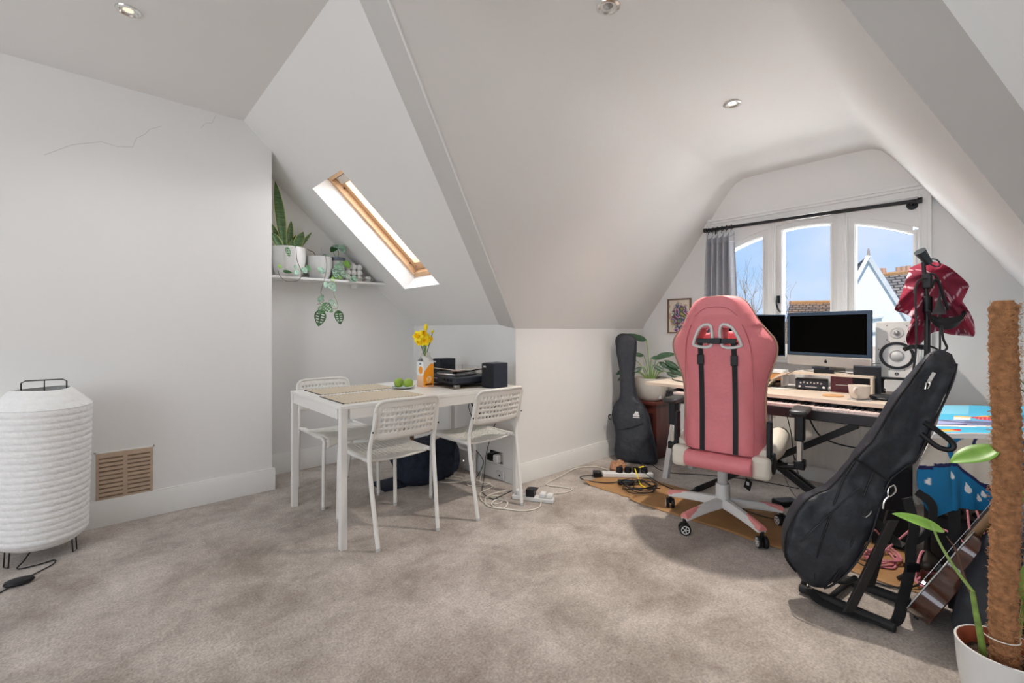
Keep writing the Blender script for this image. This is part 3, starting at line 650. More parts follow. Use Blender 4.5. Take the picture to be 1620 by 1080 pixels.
heads = [((-.075, -.03, .155), .035, (-1, -.6, .25)), ((-.035, -.05, .125), .034, (-.5, -1, -.1)), ((-.02, -.01, .165), .034, (-.2, -1, .6)), ((.0, -.045, .135), .03, (.4, -1, .1)), ((-.055, -.02, .12), .03, (-.8, -.8, -.3)), ((.004, 0, .215), .022, (0, -.2, 1)), ((.05, -.01, .185), .013, (.5, -.3, 1))]
for i, (h, r, d) in enumerate(heads):
    hv = Vector(h); dv = Vector(d).normalized(); s0 = Vector((.004*(i-3), .003*(i % 3), -.12))
    m = MB().tube([s0, s0*.2+Vector((0, 0, .02)), hv-dv*r*.6-Vector((0, 0, .02)), hv-dv*r*.3], .0028, 6, k=4); obj('stem', m, stemm if i % 2 else leafd, df)
    q = dv.to_track_quat('Z', 'Y').to_matrix().to_4x4(); T = Matrix.Translation(hv) @ q; m = MB()
    if i < 5:
        m.lathe([(.004, 0), (r*.32, .004), (r*.36, r*.5), (r*.5, r*.75), (r*.46, r*.75), (r*.30, r*.5), (.002, .005)], 16); m.xf(T); fl_ = obj('trumpet', m, mat('deep_yellow_trumpet', '#ffd000', .5, var=.06), df)
        m = MB()
        for k in range(6):
            a = PI/3*k; e = Vector((math.cos(a), math.sin(a), 0)); blade(m, e*.003, e*r*1.15+Vector((0, 0, .003*(k % 2))), r*.42, (0, 0, -.002), 5, up=(0, 0, 1), cup=.2, prof=lambda t: max(.03, math.sin(PI*(t*.8+.12))**.8))
        m.xf(T); obj('petals', m, yellow, df, solid=.0008)
    else:
        m = MB().sph((0, 0, 0), r*.62, 12, 10, 1, 1, 1.7); m.xf(T); obj('bud', m, yellow, df)
# record player
tt = thing('record_player', (1.90, 2.63, TZ), 'black record player with a clear dust cover on the table', 'record player', 0)
m = MB().box(-.165, .175, -.19, .20, .030, .068); obj('plinth', m, speakm, tt, bev=.004)
m = MB().box(-.162, .172, -.187, .197, .022, .030); obj('base_plate', m, blackm, tt)
for x in (-.14, .15):
    for y in (-.165, .175): obj('foot', MB().lathe([(.022, 0), (.024, .004), (.024, .02), (.018, .022)], 20, (x, y, 0)), steelm, tt)
m = MB()
for k in range(3): m.cyl((-.168, -.06-.04*k, .050), (-.178, -.06-.04*k, .050), .009, n=14)
obj('knob', m, blackm, tt); obj('badge', MB().box(-.1668, -.1655, .03, .09, .050, .056), ceramg, tt)
m = MB().lathe([(.001, .068), (.14, .068), (.142, .074), (.142, .082), (.138, .085), (.001, .085)], 48, (.0, .03, 0)); obj('platter', m, steelm, tt)
m = MB().lathe([(.001, .0855), (.135, .0855), (.135, .088), (.05, .0885), (.001, .0885)], 48, (.0, .03, 0)); rc_ = obj('record', m, blackm, tt); obj('record_label', MB().lathe([(.001, .0886), (.05, .0886), (.05, .0892), (.001, .0892)], 32, (0, .03, 0)), mat('brown_record_label', '#8a5c46', .6), rc_)
m = MB().cyl((.12, -.15, .068), (.12, -.15, .11), .018); m.tube([(.12, -.15, .108), (.08, -.13, .11), (-.03, -.12, .10), (-.08, -.08, .095)], .004, 8, k=4); m.cyl((.13, -.155, .11), (.16, -.165, .11), .014); m.cbox((-.09, -.075, .094), (.03, .015, .01)); obj('tonearm', m, blackmetal, tt)
m = MB(); clear = mat('clear_acrylic', (.97, .96, .95), .03, trans=1, var=0)
def shell(m, x0, x1, y0, y1, z0, z1, t=.003):
    m.box(x0, x1, y0, y1, z1-t, z1); m.box(x0, x0+t, y0, y1, z0, z1-t); m.box(x1-t, x1, y0, y1, z0, z1-t); m.box(x0+t, x1-t, y0, y0+t, z0, z1-t); m.box(x0+t, x1-t, y1-t, y1, z0, z1-t)
shell(m, -.165, .175, -.19, .20, .069, .122); obj('dust_cover', m, clear, tt)
m = MB().box(-.166, .176, -.191, -.187, .119, .123).box(-.166, -.163, -.19, .20, .119, .123); obj('dust_cover_edge', m, mat('polished_acrylic_edge', '#cfc3b4', .2), tt)
t = obj('patterned_record_mat', MB().box(1.715, 2.10, 2.42, 2.85, TZ+.0003, TZ+.0025), mat('patterned_board', '#8f8378', .6, var=.6, scale=18), cat='tray', label='patterned flat board lying under the record player', bev=.0005)
tt.location.z = TZ+.0028
def small_speaker(x, y, label):
    t = thing('bookshelf_speaker', (x, y, TZ+.0004), label, 'speaker', .05, 'black speakers beside the record player')
    obj('cabinet', MB().box(-.07, .06, -.055, .055, .0, .165), speakm, t, bev=.003); obj('grille', MB().box(-.082, -.0705, -.053, .053, .003, .162), mat('speaker_cloth', (.012, .013, .018), .9, var=.2, scale=200), t, bev=.003)
    obj('badge', MB().box(-.0835, -.0822, .008, .034, .136, .146), ceramg, t)
small_speaker(2.005, 2.355, 'black speaker at the table end nearest the wall corner'); small_speaker(2.02, 2.985, 'black speaker behind the record player and carton')
# ================================================================ UNDER THE TABLE
bagm = navym
bg_ = thing('sports_bag', (1.90, 3.02, 0), 'dark navy fabric holdall slumped on the floor under the table', 'bag')
def blob(c, sx, sy, sz, seed, amp=.18, n=40, m_=24, flat=0):
    m = MB(); v = []; f = []
    for i in range(m_+1):
        th = PI*i/m_
        for j in range(n):
            ph = 2*PI*j/n; d = Vector((math.sin(th)*math.cos(ph), math.sin(th)*math.sin(ph), math.cos(th)))
            r = 1+amp*noise.noise(d*1.6+Vector((seed, 0, 0)))+amp*.35*noise.noise(d*4+Vector((0, seed, 0)))+amp*.12*noise.noise(d*9+Vector((0, seed, 0)))
            q = Vector((math.copysign(abs(d.x)**.8, d.x)*sx, math.copysign(abs(d.y)**.8, d.y)*sy, math.copysign(abs(d.z)**.75, d.z)*sz))*r
            z = max(q.z, -flat) if flat else q.z
            v.append((c[0]+q.x, c[1]+q.y, c[2]+z))
    f = [(i*n+j, i*n+(j+1) % n, (i+1)*n+(j+1) % n, (i+1)*n+j) for i in range(m_) for j in range(n)]
    return m.add(v, f)
obj('bag_body', blob((-.07, -.02, .125), .24, .19, .16, 3.1, flat=.124), bagm, bg_, ang=70)
obj('side_pocket', blob((.05, -.05, .14), .15, .13, .17, 8.7, flat=.139), bagm, bg_, ang=70)
m = MB(); r_ = []
for i in range(13):
    a = PI*(i/12)
    c = Vector((-.17+.055*math.cos(PI-a), .06, .25+.13*math.sin(a)**.8)); r_.append([c+Vector((dx*.4, dy, 0)) for dx, dy in ((-.004, -.03), (.004, -.03), (.004, .03), (-.004, .03))])
m.loft(r_); obj('leather_handle', m, tanm, bg_, bev=.002)
m = MB().cbox((-.14, -.03, .265), (.16, .14, .03)); obj('burgundy_lining', m, mat('burgundy_fabric', '#6a3038', .8, var=.3), bg_, bev=.012)
m = MB().box(-.43, -.18, -.11, .10, .002, .02); obj('flat_strap_panel', m, bagm, bg_, bev=.004)
t = thing('router_box', (2.20, 2.985, 0), 'white broadband box standing against the wall below the table', 'router', 0)
obj('casing', MB().box(-.015, .018, -.145, .145, .0, .155), ceram, t, bev=.006); obj('status_light', MB().sph((-.016, -.02, .07), .0035, 8, 6), mat('white_led', (1, 1, 1), .3, emit=('#ffffff', 3)), t); obj('lid_lip', MB().box(-.018, .02, -.148, .148, .152, .160), trimm, t, bev=.002)
so = thing('double_socket', (XE, 2.63, .115), 'chrome double wall socket low on the wall beside the table leg', 'socket')
obj('faceplate', MB().box(-.008, 0, -.074, .074, 0, .088), chromem, so, bev=.002)
obj('plug_top', MB().box(-.055, -.008, .01, .055, .018, .072), blackm, so, bev=.006); obj('plug_top', MB().box(-.050, -.008, -.058, -.008, .012, .070), ceram, so, bev=.008)
t = thing('phone_socket', (XE, 2.56, .015), 'small white telephone socket box below the chrome double socket', 'socket'); obj('casing', MB().box(-.035, -.019, -.04, .04, 0, .055), ceramg, t, bev=.004); obj('port', MB().box(-.0365, -.035, -.008, .008, .018, .030), blackm, t)
# hanging and trailing cables
def cable(name, pts, r, mt, label, k=6, cat='cable', group=None):
    return obj(name, MB().tube(pts, r, 6, k=k), mt, cat=cat, label=label, group=group)
cable('black_power_cable', [(2.12, 2.90, .705), (2.15, 2.86, .60), (2.16, 2.78, .51), (2.16, 2.66, .47), (2.16, 2.56, .50), (2.12, 2.50, .60), (2.10, 2.50, .705)], .0055, cableb, 'thick black cable looping under the table below the record player')
cable('thin_speaker_cable', [(2.12, 2.98, .705), (2.19, 2.90, .60), (2.21, 2.93, .50), (2.2, 2.86, .40), (2.2, 2.80, .30), (2.19, 2.84, .21), (2.19, 2.72, .12), (2.16, 2.74, .02), (2.05, 2.68, .008)], .003, cableb, 'thin black speaker wire hanging left of the seat of the chair by the speaker')
cable('speaker_cable', [(2.08, 2.36, .71), (2.2, 2.45, .62), (2.2, 2.42, .53), (2.21, 2.52, .47), (2.21, 2.60, .42), (2.21, 2.66, .30), (2.2, 2.70, .16), (2.15, 2.66, .02), (2.05, 2.55, .008), (1.96, 2.44, .006), (1.93, 2.30, .008), (1.98, 2.28, .02), (2.05, 2.24, .05)], .003, cableb, 'thin black wire zigzagging down the wall right of the chair back')
cable('white_cable', [(2.06, 3.02, .006), (2.0, 2.92, .006), (2.04, 2.8, .006), (1.99, 2.72, .008), (1.90, 2.78, .006), (1.86, 2.86, .006), (1.90, 2.90, .006), (1.96, 2.84, .006), (1.98, 2.75, .01), (2.05, 2.70, .012), (2.12, 2.74, .03)], .0038, cablew, 'white cable curled on the carpet in front of the white router box')
cable('white_cable', [(2.19, 2.66, .14), (2.18, 2.72, .04), (2.08, 2.62, .006), (2.12, 2.55, .006), (2.02, 2.56, .008), (1.98, 2.64, .006), (2.06, 2.68, .01), (2.1, 2.50, .006), (1.95, 2.45, .006), (1.86, 2.32, .006), (1.90, 2.22, .008), (1.98, 2.26, .006), (1.92, 2.36, .008), (2.02, 2.30, .012)], .0035, cablew, 'tangled white cable under the wall sockets')
cable('white_extension_cord', [(2.08, 2.31, .03), (2.0, 2.38, .006), (1.90, 2.34, .008), (1.84, 2.24, .006), (1.88, 2.14, .006), (1.97, 2.20, .01), (1.94, 2.28, .006), (1.86, 2.22, .006), (1.90, 2.10, .006), (1.96, 2.02, .006), (2.06, 2.0, .006), (2.14, 2.06, .02)], .0042, cablew, 'white flex looping round the foot of the right-hand chair')
cable('long_white_cord', [(2.16, 2.10, .02), (2.26, 2.12, .006), (2.40, 2.06, .006), (2.47, 2.08, .006), (2.44, 2.16, .006), (2.40, 2.26, .006), (2.55, 2.30, .006), (2.7, 2.33, .006), (2.85, 2.36, .006), (3.0, 2.30, .006), (3.02, 2.18, .006), (2.98, 2.12, .012)], .004, cablew, 'white flex running along the skirting to the dormer corner')
ps = thing('extension_block', (2.13, 2.12, 0), 'small white extension block with a black plug by the chair leg', 'extension lead', .75)
ps.rotation_euler = (0, 0, -1.05)
obj('casing', MB().box(-.14, .14, -.03, .03, .001, .028), ceram, ps, bev=.005)
obj('black_adaptor', MB().box(-.045, .01, -.03, .03, .0285, .075).box(-.03, .03, -.028, .028, .075, .078), blackm, ps, bev=.006)
obj('white_plug', MB().box(.045, .085, -.026, .026, .0285, .058), ceram, ps, bev=.008); obj('white_plug', MB().box(.095, .132, -.026, .026, .0285, .055), ceram, ps, bev=.008); obj('white_plug', MB().lathe([(.001, .0285), (.024, .0285), (.024, .056), (.018, .062), (.001, .062)], 20, (-.095, 0, 0)), ceram, ps)
# ================================================================ DORMER: CURTAIN, RADIATOR, PICTURE
def wl_(t, m):
    M = (Matrix.Translation(t.location) @ t.rotation_euler.to_matrix().to_4x4()).inverted(); return m.xf(M)
cr = thing('curtain_rail', (3.88, 1.10, 1.95), 'black curtain rail running across the dormer window head', 'curtain rail')
m = MB().tube([(3.885, 1.765, 1.978), (3.885, .40, 1.950)], .013, 14); obj('rod', wl_(cr, m), blackmetal, cr)
m = MB().cyl((3.885, .398, 1.950), (3.885, .375, 1.9495), .019); obj('finial', wl_(cr, m), blackmetal, cr)
m = MB().cyl((3.885, 1.763, 1.978), (3.885, 1.785, 1.9785), .019); obj('finial', wl_(cr, m), blackmetal, cr)
for y, z in ((.43, 1.951), (1.735, 1.977)):
    m = MB().cyl((3.885, y, z), (XW, y, z-.012), .008); m.cyl((XW-.008, y, z-.012), (XW, y, z-.012), .03); obj('bracket', wl_(cr, m), blackmetal, cr)
cu_ = thing('curtain', (3.885, 1.65, .42), 'grey curtain gathered on rings at the left side of the dormer window', 'curtain')
for k in range(6):
    y = 1.745-k*.038; m = MB().tube([(3.885+.019*math.cos(a), y+.004*math.sin(a*2), 1.975+.019*math.sin(a)) for a in [2*PI*i/16 for i in range(16)]], .003, 6, closed=True)
    m.tube([(3.885, y, 1.956), (3.88, y+.004, 1.935)], .002, 6); obj('curtain_ring', wl_(cu_, m), blackmetal, cu_)
def curt(u, v):
    y = 1.765-.225*u; z = 1.945-.055*abs(math.sin(PI*u*5.0))**.7*(1 if v < .01 else math.exp(-v*30))-1.45*v
    sp = 1+.30*min(1, v*1.5)
    amp = .030*(1-.35*v); ph = u*5*2*PI
    return (3.875+amp*math.cos(ph+.5*math.sin(v*5))-.012*math.sin(v*8+u*9)*v, 1.655+(y-1.655)*sp+.012*math.sin(ph*.5+v*6)*v, z)
m = MB().grid(curt, 110, 46); curtm = mat('grey_curtain_cloth', '#a9abb2', .8, var=.06, scale=60, bump=.15, bscale=200, sheen=.3)
obj('cloth', wl_(cu_, m), curtm, cu_, solid=.0025, ang=80)
m = MB().grid(lambda u, v: tuple(Vector(curt(u, .004+v*.06))+Vector((-.003, 0, 0))), 110, 4); obj('heading_tape', wl_(cu_, m), curtm, cu_, solid=.002, ang=80)
pf = thing('framed_picture', (XW-.001, 2.042, 1.09), 'small framed colourful abstract picture on the dormer wall', 'picture')
m = MB(); w, h = .113, .318
m.box(-.018, 0, -w, w, 0, .012).box(-.018, 0, -w, w, h-.012, h).box(-.018, 0, -w, -w+.012, .012, h-.012).box(-.018, 0, w-.012, w, .012, h-.012)
obj('frame', m, mat('brown_picture_frame', '#7c6550', .5, var=.15), pf, bev=.0015)
cols_ = [hexc(c) for c in ('#2b5c8c', '#7d2a4f', '#3f8a4a', '#c9a23c', '#2f9aa8', '#6a4a9a', '#c66a8a', '#d9cdbb', '#e2d8c8')]
def artpaint(p, i):
    y, z = p.y-2.042+.0, p.z-1.09
    y = p.y; z = p.z
    n1 = noise.noise(Vector((y*22, z*22, 1.0))); n2 = noise.noise(Vector((y*38, z*30, 7.0)))
    d = ((y+.0)/.075)**2+((z-.14)/.12)**2
    if abs(n2) < .05 and d < 1.4: return (.05, .05, .07)
    if d+n1*.8 > 1.0: return cols_[8] if n2 < .25 else hexc('#c9a690')
    return cols_[int((n1+1)*9) % 8]
m = MB().grid(lambda u, v: (-.006, -w+.010+(2*w-.02)*u, .010+(h-.02)*v), 56, 80); obj('picture', m, mat('printed_art', (1, 1, 1), .5, var=.01, attr=True), pf, paint=artpaint)
rd = thing('radiator', (XW-.035, .98, .12), 'white ribbed panel radiator under the dormer window', 'radiator')
m = MB(); pts = []
n = 30
m.grid(lambda u, v: (-.032-.010*(1 if 0 < v < 1 else 0)*(0), 0, 0), 1, 1)
pr_ = []
m = MB(); rws = []
for i in range(n*4+1):
    u = i/(n*4); y = -.62+1.24*u; a = .0 if (i % 4) == 0 else .004
    rws.append([(-.030-a*(.02 < z < .49), y, z) for z in (0, .025, .035, .46, .475, .50)])
m.loft(rws, cap=False); obj('front_panel', m, mat('radiator_enamel', '#d3cfc9', .4, var=.02), rd, ang=30)
obj('body', MB().box(-.029, .0, -.62, .62, 0, .50), MATS['radiator_enamel'], rd); obj('top_grille', MB().box(-.034, .002, -.622, .622, .50, .512), MATS['radiator_enamel'], rd, bev=.002)
obj('pipe', MB().cyl((-.012, .58, -.119), (-.012, .58, 0), .008), ceram, rd); obj('pipe', MB().cyl((-.012, -.58, -.119), (-.012, -.58, 0), .008), ceram, rd)
# ================================================================ DESK
DZ = .742
dk = thing('desk', (3.29, 1.09, 0), 'long pale birch topped desk with white slanted legs in the dormer', 'desk')
obj('desktop', wl_(dk, MB().box(2.97, 3.62, .36, 1.80, DZ-.022, DZ)), birch, dk, bev=.002)
obj('black_under_frame', wl_(dk, MB().box(3.24, 3.55, .44, 1.70, DZ-.062, DZ-.0225)), blackm, dk)
for (xb, yb, xt, yt) in ((3.19, 1.76, 3.30, 1.70), (3.56, 1.74, 3.46, 1.70), (3.19, .40, 3.30, .46), (3.56, .42, 3.46, .46)):
    d = Vector((xt-xb, yt-yb, DZ-.023)); rot = d.to_track_quat('Z', 'Y').to_matrix()
    m = MB().loft([[(xb-.022, yb-.02, 0), (xb+.022, yb-.02, 0), (xb+.022, yb+.02, 0), (xb-.022, yb+.02, 0)], [(xt-.022, yt-.02, DZ-.023), (xt+.022, yt-.02, DZ-.023), (xt+.022, yt+.02, DZ-.023), (xt-.022, yt+.02, DZ-.023)]]); obj('leg', wl_(dk, m), ceramg, dk, bev=.002)
# digital piano on an X stand
pn = thing('digital_piano', (3.02, .96, .628), 'black digital piano with its keys just under the desk front', 'keyboard')
obj('body', wl_(pn, MB().box(2.895, 3.19, .375, 1.60, .628, .684)), mat('piano_black', (.012, .010, .012), .4, var=.1), pn, bev=.004)
obj('fascia', wl_(pn, MB().box(3.05, 3.19, .375, 1.60, .6845, .714)), MATS['piano_black'], pn, bev=.003)
for (a, b) in ((.376, .425), (1.55, 1.599)): obj('end_block', wl_(pn, MB().box(2.90, 3.05, a, b, .6845, .706)), MATS['piano_black'], pn, bev=.003)
m = MB()
n = 48; y0, y1 = .428, 1.547
for i in range(n): m.box(2.903, 3.049, y0+(y1-y0)*i/n+.0006, y0+(y1-y0)*(i+1)/n-.0006, .6845, .698)
obj('white_keys', wl_(pn, m), mat('ivory_keys', '#dcc9c4', .35, var=.02), pn)
m = MB()
for i in range(n):
    if i % 7 in (0, 1, 3, 4, 5): yy = y0+(y1-y0)*(i+1)/n; m.box(2.965, 3.049, yy-.006, yy+.006, .6982, .707)
obj('black_keys', wl_(pn, m), blackm, pn)
xs_ = thing('keyboard_stand', (3.10, 1.0, 0), 'black metal X-shaped keyboard stand under the desk', 'stand')
for xo, A, B in ((0, (1.46, .02), (.56, .605)), (.045, (.56, .02), (1.46, .605)), (.10, (.56, .02), (1.46, .605))):
    m = MB(); a = Vector((3.06+xo, A[0], A[1])); b = Vector((3.06+xo, B[0], B[1])); d = (b-a).normalized(); s_ = Vector((1, 0, 0)); w = d.cross(s_)
    m.loft([[p+s_*.012+w*.018, p-s_*.012+w*.018, p-s_*.012-w*.018, p+s_*.012-w*.018] for p in (a, b)]); obj('cross_bar', wl_(xs_, m), blackmetal, xs_, bev=.002)
for y in (1.46, .56): obj('foot_bar', wl_(xs_, MB().tube([(2.93, y, .018), (3.24, y, .018)], .016, 12)), blackmetal, xs_)
for y in (1.46, .56): obj('top_arm', wl_(xs_, MB().box(2.93, 3.22, y-.015, y+.015, .604, .6275)), blackmetal, xs_)
obj('pivot_knob', wl_(xs_, MB().cyl((2.99, 1.01, .312), (3.04, 1.01, .312), .03)), blackm, xs_)
# ================================================================ MONITORS
im = thing('desktop_computer', (3.485, .80, .87), 'silver and black all-in-one computer with a large black screen on the desk', 'computer', -1.899)
W2 = .262
obj('chin', MB().box(-W2, W2, -.006, .012, .030, .096), alum, im, bev=.005); obj('bezel', MB().box(-W2, W2, -.0065, .012, .0965, .385), bezelm, im, bev=.005)
obj('screen', MB().box(-W2+.023, W2-.023, -.0085, -.0066, .118, .362), screenm, im); obj('rear_shell', MB().loft([[(x*k, y, .20+(z-.20)*k) for x, z in ((-W2, .03), (W2, .03), (W2, .38), (-W2, .38))] for y, k in ((.0125, .99), (.03, .85), (.045, .5))]), alum, im)
# apple-shaped mark on the chin
m = MB(); ol = []
for i in range(40):
    a = 2*PI*i/40; x, z = math.cos(a), math.sin(a)
    r = .0095*(1-.13*math.exp(-((a-PI/2)/.35)**2)-.07*math.exp(-((a-3*PI/2)/.25)**2)); q = (x*r*1.02+.0, z*r)
    dx, dz = q[0]-.0115, q[1]-.0018
    d = math.hypot(dx, dz)
    if d < .0046: q = (.0115+dx/d*.0046, .0018+dz/d*.0046)
    ol.append(q)
m.prism([(x, .062+z) for x, z in ol], -.0072, -.0060, 'y'); obj('fruit_mark', m, blackm, im)
obj('fruit_mark_leaf', MB().prism([(.0005+.0022*math.cos(a)*1.0+.0016*math.sin(a), .0735+.0036*math.sin(a)) for a in [2*PI*i/12 for i in range(12)]], -.0072, -.0060, 'y'), blackm, im)
m = MB().loft([[(-.09, .025, .10), (.09, .025, .10), (.09, .03, .10), (-.09, .03, .10)], [(-.09, .05, .004), (.09, .05, .004), (.09, .056, .004), (-.09, .056, .004)]]); m.box(-.09, .09, -.09, .055, -.0, .006); obj('stand', m, alum, im, bev=.002)
m2_ = thing('second_monitor', (3.485, 1.29, DZ), 'black flat monitor half hidden behind the pink chair', 'monitor', -.741)
obj('bezel', MB().box(-.277, .277, -.012, .02, .165, .492), bezelm, m2_, bev=.004); obj('screen', MB().box(-.268, .268, -.0142, -.0125, .20, .482), screenm, m2_); obj('chin', MB().box(-.276, .276, -.0135, -.0122, .166, .190), alum, m2_)
obj('stand', MB().box(-.03, .03, .021, .035, .005, .30).box(-.11, .11, -.06, .08, 0, .008), alum, m2_, bev=.002)
# riser under the computer
rs_ = thing('monitor_riser', (3.42, .80, DZ), 'pale wooden monitor riser with a curved end on the desk', 'stand')
m = MB(); pts = [(.30, .0), (.265, .05), (.225, .085), (.17, .105), (.05, .112), (-.27, .112)]
P_ = smooth_pts([(y, z, 0) for y, z in pts], 5)
up_ = [(p.x, p.y) for p in P_]; lo_ = [(p.x-.004, p.y-.012) for p in P_ if p.y > .012]
m.prism(up_+lo_[::-1], -.13, .15, 'x'); m.box(-.13, .15, -.27, -.258, 0, .10); obj('curved_top', m, birch, rs_)
im.location.z = DZ+.1135
# riser is along y already: local x across the depth
def simple(name, loc, rz, boxes, label, cat, bev=.002, group=None):
    t = thing(name, loc, label, cat, rz, group)
    for (pn_, b, mt) in boxes: obj(pn_, MB().box(*b), mt, t, bev=bev)
    return t
RZ = -1.40
ai = simple('audio_interface', (3.375, .853, DZ+.0005), RZ, [('casing', (-.085, .085, -.05, .06, .006, .068), blackm), ('front_plate', (-.083, .083, -.053, -.0505, .010, .064), speakm)], 'black audio interface box with small knobs under the riser', 'audio box')
for i in range(7): obj('knob', MB().cyl((-.055+i*.018, -.0535, .045+.004*(i % 2)), (-.055+i*.018, -.060, .045+.004*(i % 2)), .005, n=10), ceramg, ai)
for x in (-.06, .066): obj('socket', MB().cyl((x, -.0535, .022), (x, -.058, .022), .007, n=12), chromem, ai)
obj('lettering_strip', MB().box(-.03, .03, -.0545, -.0532, .019, .023), ceramg, ai)
for x in (-.07, .07): obj('foot', MB().box(x-.008, x+.008, -.04, .05, 0, .006), blackm, ai)
rb = simple('burgundy_box', (3.405, .700, DZ+.0005), RZ, [('box_body', (-.056, .056, -.04, .05, .006, .092), burg), ('base_trim', (-.058, .058, -.045, .05, 0, .0058), mat('red_base', '#8c2f3c', .5))], 'burgundy box with a white line on it, on the desk', 'box')
obj('printed_line', MB().box(-.03, .03, -.0412, -.0402, .040, .045), ceramg, rb)
bs = simple('small_desk_speaker', (3.40, .575, DZ+.0005), RZ, [('cabinet', (-.065, .065, -.05, .06, 0, .165), speakm), ('grille', (-.063, .060, -.056, -.0505, .004, .161), MATS['speaker_cloth'])], 'small plain black speaker on the desk behind the white mug', 'speaker')
hd = simple('hard_drive', (3.34, .775, DZ+.1135), RZ+.1, [('casing', (-.056, .046, -.03, .05, 0, .024), blackm)], 'black hard drive lying on the monitor riser', 'hard drive')
ch = simple('card_reader', (3.335, .79, DZ+.138), RZ-.3, [('casing', (-.045, .03, -.025, .03, 0, .013), speakm)], 'small black gadget on top of the hard drive', 'gadget')
mg = thing('mug', (3.085, .555, DZ+.004), 'wide white mug standing on a coaster at the desk edge', 'mug', RZ)
m = MB().lathe([(.001, 0), (.030, 0), (.040, .008), (.047, .035), (.0505, .074), (.048, .075), (.044, .036), (.036, .010), (.001, .008)], 40); obj('mug_body', m, mat('cream_glaze', '#d9cfc2', .25, var=.02), mg, ang=60)
m = MB().tube([(-.012, -.046, .060), (-.020, -.066, .060), (-.024, -.072, .040), (-.014, -.058, .018), (-.008, -.043, .016)], .006, 10, k=5); obj('handle', m, MATS['cream_glaze'], mg)
obj('square_coaster', MB().box(3.035, 3.135, .50, .60, DZ+.0003, DZ+.0035), mat('grey_coaster', '#a9a5a6', .6), cat='coaster', label='square grey coaster under the white mug')
obj('wooden_coaster', MB().lathe([(.001, 0), (.05, 0), (.052, .003), (.05, .006), (.001, .006)], 32, (3.13, .685, DZ+.0003)), mat('light_wood_disc', '#c9996a', .5, var=.1), cat='coaster', label='round wooden coaster left of the mug')
t = thing('disc_case', (3.20, .455, DZ+.0003), 'flat round black case at the right end of the desk', 'case')
obj('case_body', MB().lathe([(.001, 0), (.075, 0), (.085, .008), (.08, .018), (.05, .023), (.001, .024)], 36, (0, 0, 0), 1, .9), blackm, t); obj('rim', MB().lathe([(.0855, .007), (.088, .010), (.0855, .013)], 36, (0, 0, 0), 1, .9), speakm, t)
t = thing('loose_disc', (3.28, .52, DZ+.0003), 'shiny disc lying flat behind the black round case', 'disc'); obj('disc_body', MB().lathe([(.01, .0), (.06, 0), (.06, .0015), (.01, .0015)], 40), chromem, t)
du = thing('drawer_unit', (3.44, 1.135, DZ+.0003), 'white desktop drawer box beside the pink chair back', 'drawers', -1.45)
obj('carcass', MB().box(-.11, .11, -.09, .10, .092, .104).box(-.11, -.098, -.09, .10, 0, .0918).box(.098, .11, -.09, .10, 0, .0918).box(-.0978, .0978, .09, .10, 0, .0918), ceram, du, bev=.001)
obj('wooden_front', MB().box(-.096, .096, -.088, -.078, .045, .088), mat('honey_wood', '#c98f55', .5, var=.15), du); obj('dark_papers', MB().box(-.095, .095, -.08, .08, .0, .028), mat('brown_papers', '#6b5a4c', .8, var=.5, scale=60), du)
obj('white_paper_sheet', MB().add([(3.22, 1.02, DZ+.001), (3.3, .93, DZ+.001), (3.42, 1.0, DZ+.001), (3.34, 1.1, DZ+.001)], [(0, 1, 2, 3)]), ceram, cat='paper', label='white sheet of paper on the desk between drawers and audio box', solid=.0004)
# studio monitor on its stand
sm = thing('studio_speaker', (3.505, .452, .838), 'white studio monitor speaker with a round cone', 'speaker', -1.44)
hsw = mat('speaker_white', '#d4d2cf', .45, var=.02)
obj('cabinet', MB().box(-.099, .099, 0, .22, 0, .335), hsw, sm, bev=.006)
obj('woofer_surround', MB().lathe([(.082, 0), (.080, .007), (.066, .007), (.064, 0)], 44).xf(Matrix.Translation((0, 0, .132)) @ Matrix.Rotation(PI/2, 4, 'X')), blackm, sm)
obj('woofer_cone', MB().lathe([(.066, .003), (.040, .0012), (.030, .0008), (.028, .002), (.018, .010), (.001, .013)], 44).xf(Matrix.Translation((0, -.0005, .132)) @ Matrix.Rotation(PI/2, 4, 'X')), ceramg, sm)
obj('dust_cap_ring', MB().lathe([(.031, .002), (.033, .005), (.030, .006)], 32).xf(Matrix.Translation((0, -.0005, .132)) @ Matrix.Rotation(PI/2, 4, 'X')), steelm, sm)
obj('tweeter', MB().lathe([(.034, .0), (.030, .003), (.018, .0015), (.016, .005), (.001, .009)], 32).xf(Matrix.Translation((.0, -.0005, .268)) @ Matrix.Rotation(PI/2, 4, 'X')), greym, sm)
obj('tweeter_dome', MB().sph((0, -.006, .268), .013, 16, 10), steelm, sm)
for a in range(8):
    ang_ = PI/8+a*PI/4; obj('screw', MB().cyl((.090*math.cos(ang_), -.002, .132+.090*math.sin(ang_)), (.090*math.cos(ang_), .001, .132+.090*math.sin(ang_)), .003, n=8), blackm, sm)
for x in (-.045, .045):
    for z in (.225, .31): obj('screw', MB().cyl((x, -.002, z), (x, .001, z), .003, n=8), blackm, sm)
m = MB().lathe([(.001, 0), (.0095, 0), (.0095, .002), (.001, .002)], 20).xf(Matrix.Translation((0, 0, .024)) @ Matrix.Rotation(PI/2, 4, 'X')); obj('round_badge', m, blackm, sm)
m = MB()
for k in range(3): a = PI/2+k*2*PI/3; m.cbox((.0035*math.cos(a), -.0026, .024+.0035*math.sin(a)), (.0015, .001, .007), Matrix.Rotation(-(a-PI/2), 3, 'Y'))
obj('badge_mark', m, ceramg, sm)
ss = thing('speaker_stand', (3.505, .452, DZ+.0003), 'low black desktop stand under the white studio speaker', 'stand', -1.44)
obj('top_plate', MB().box(-.10, .12, .0, .2, .083, .0945), blackm, ss, bev=.003)
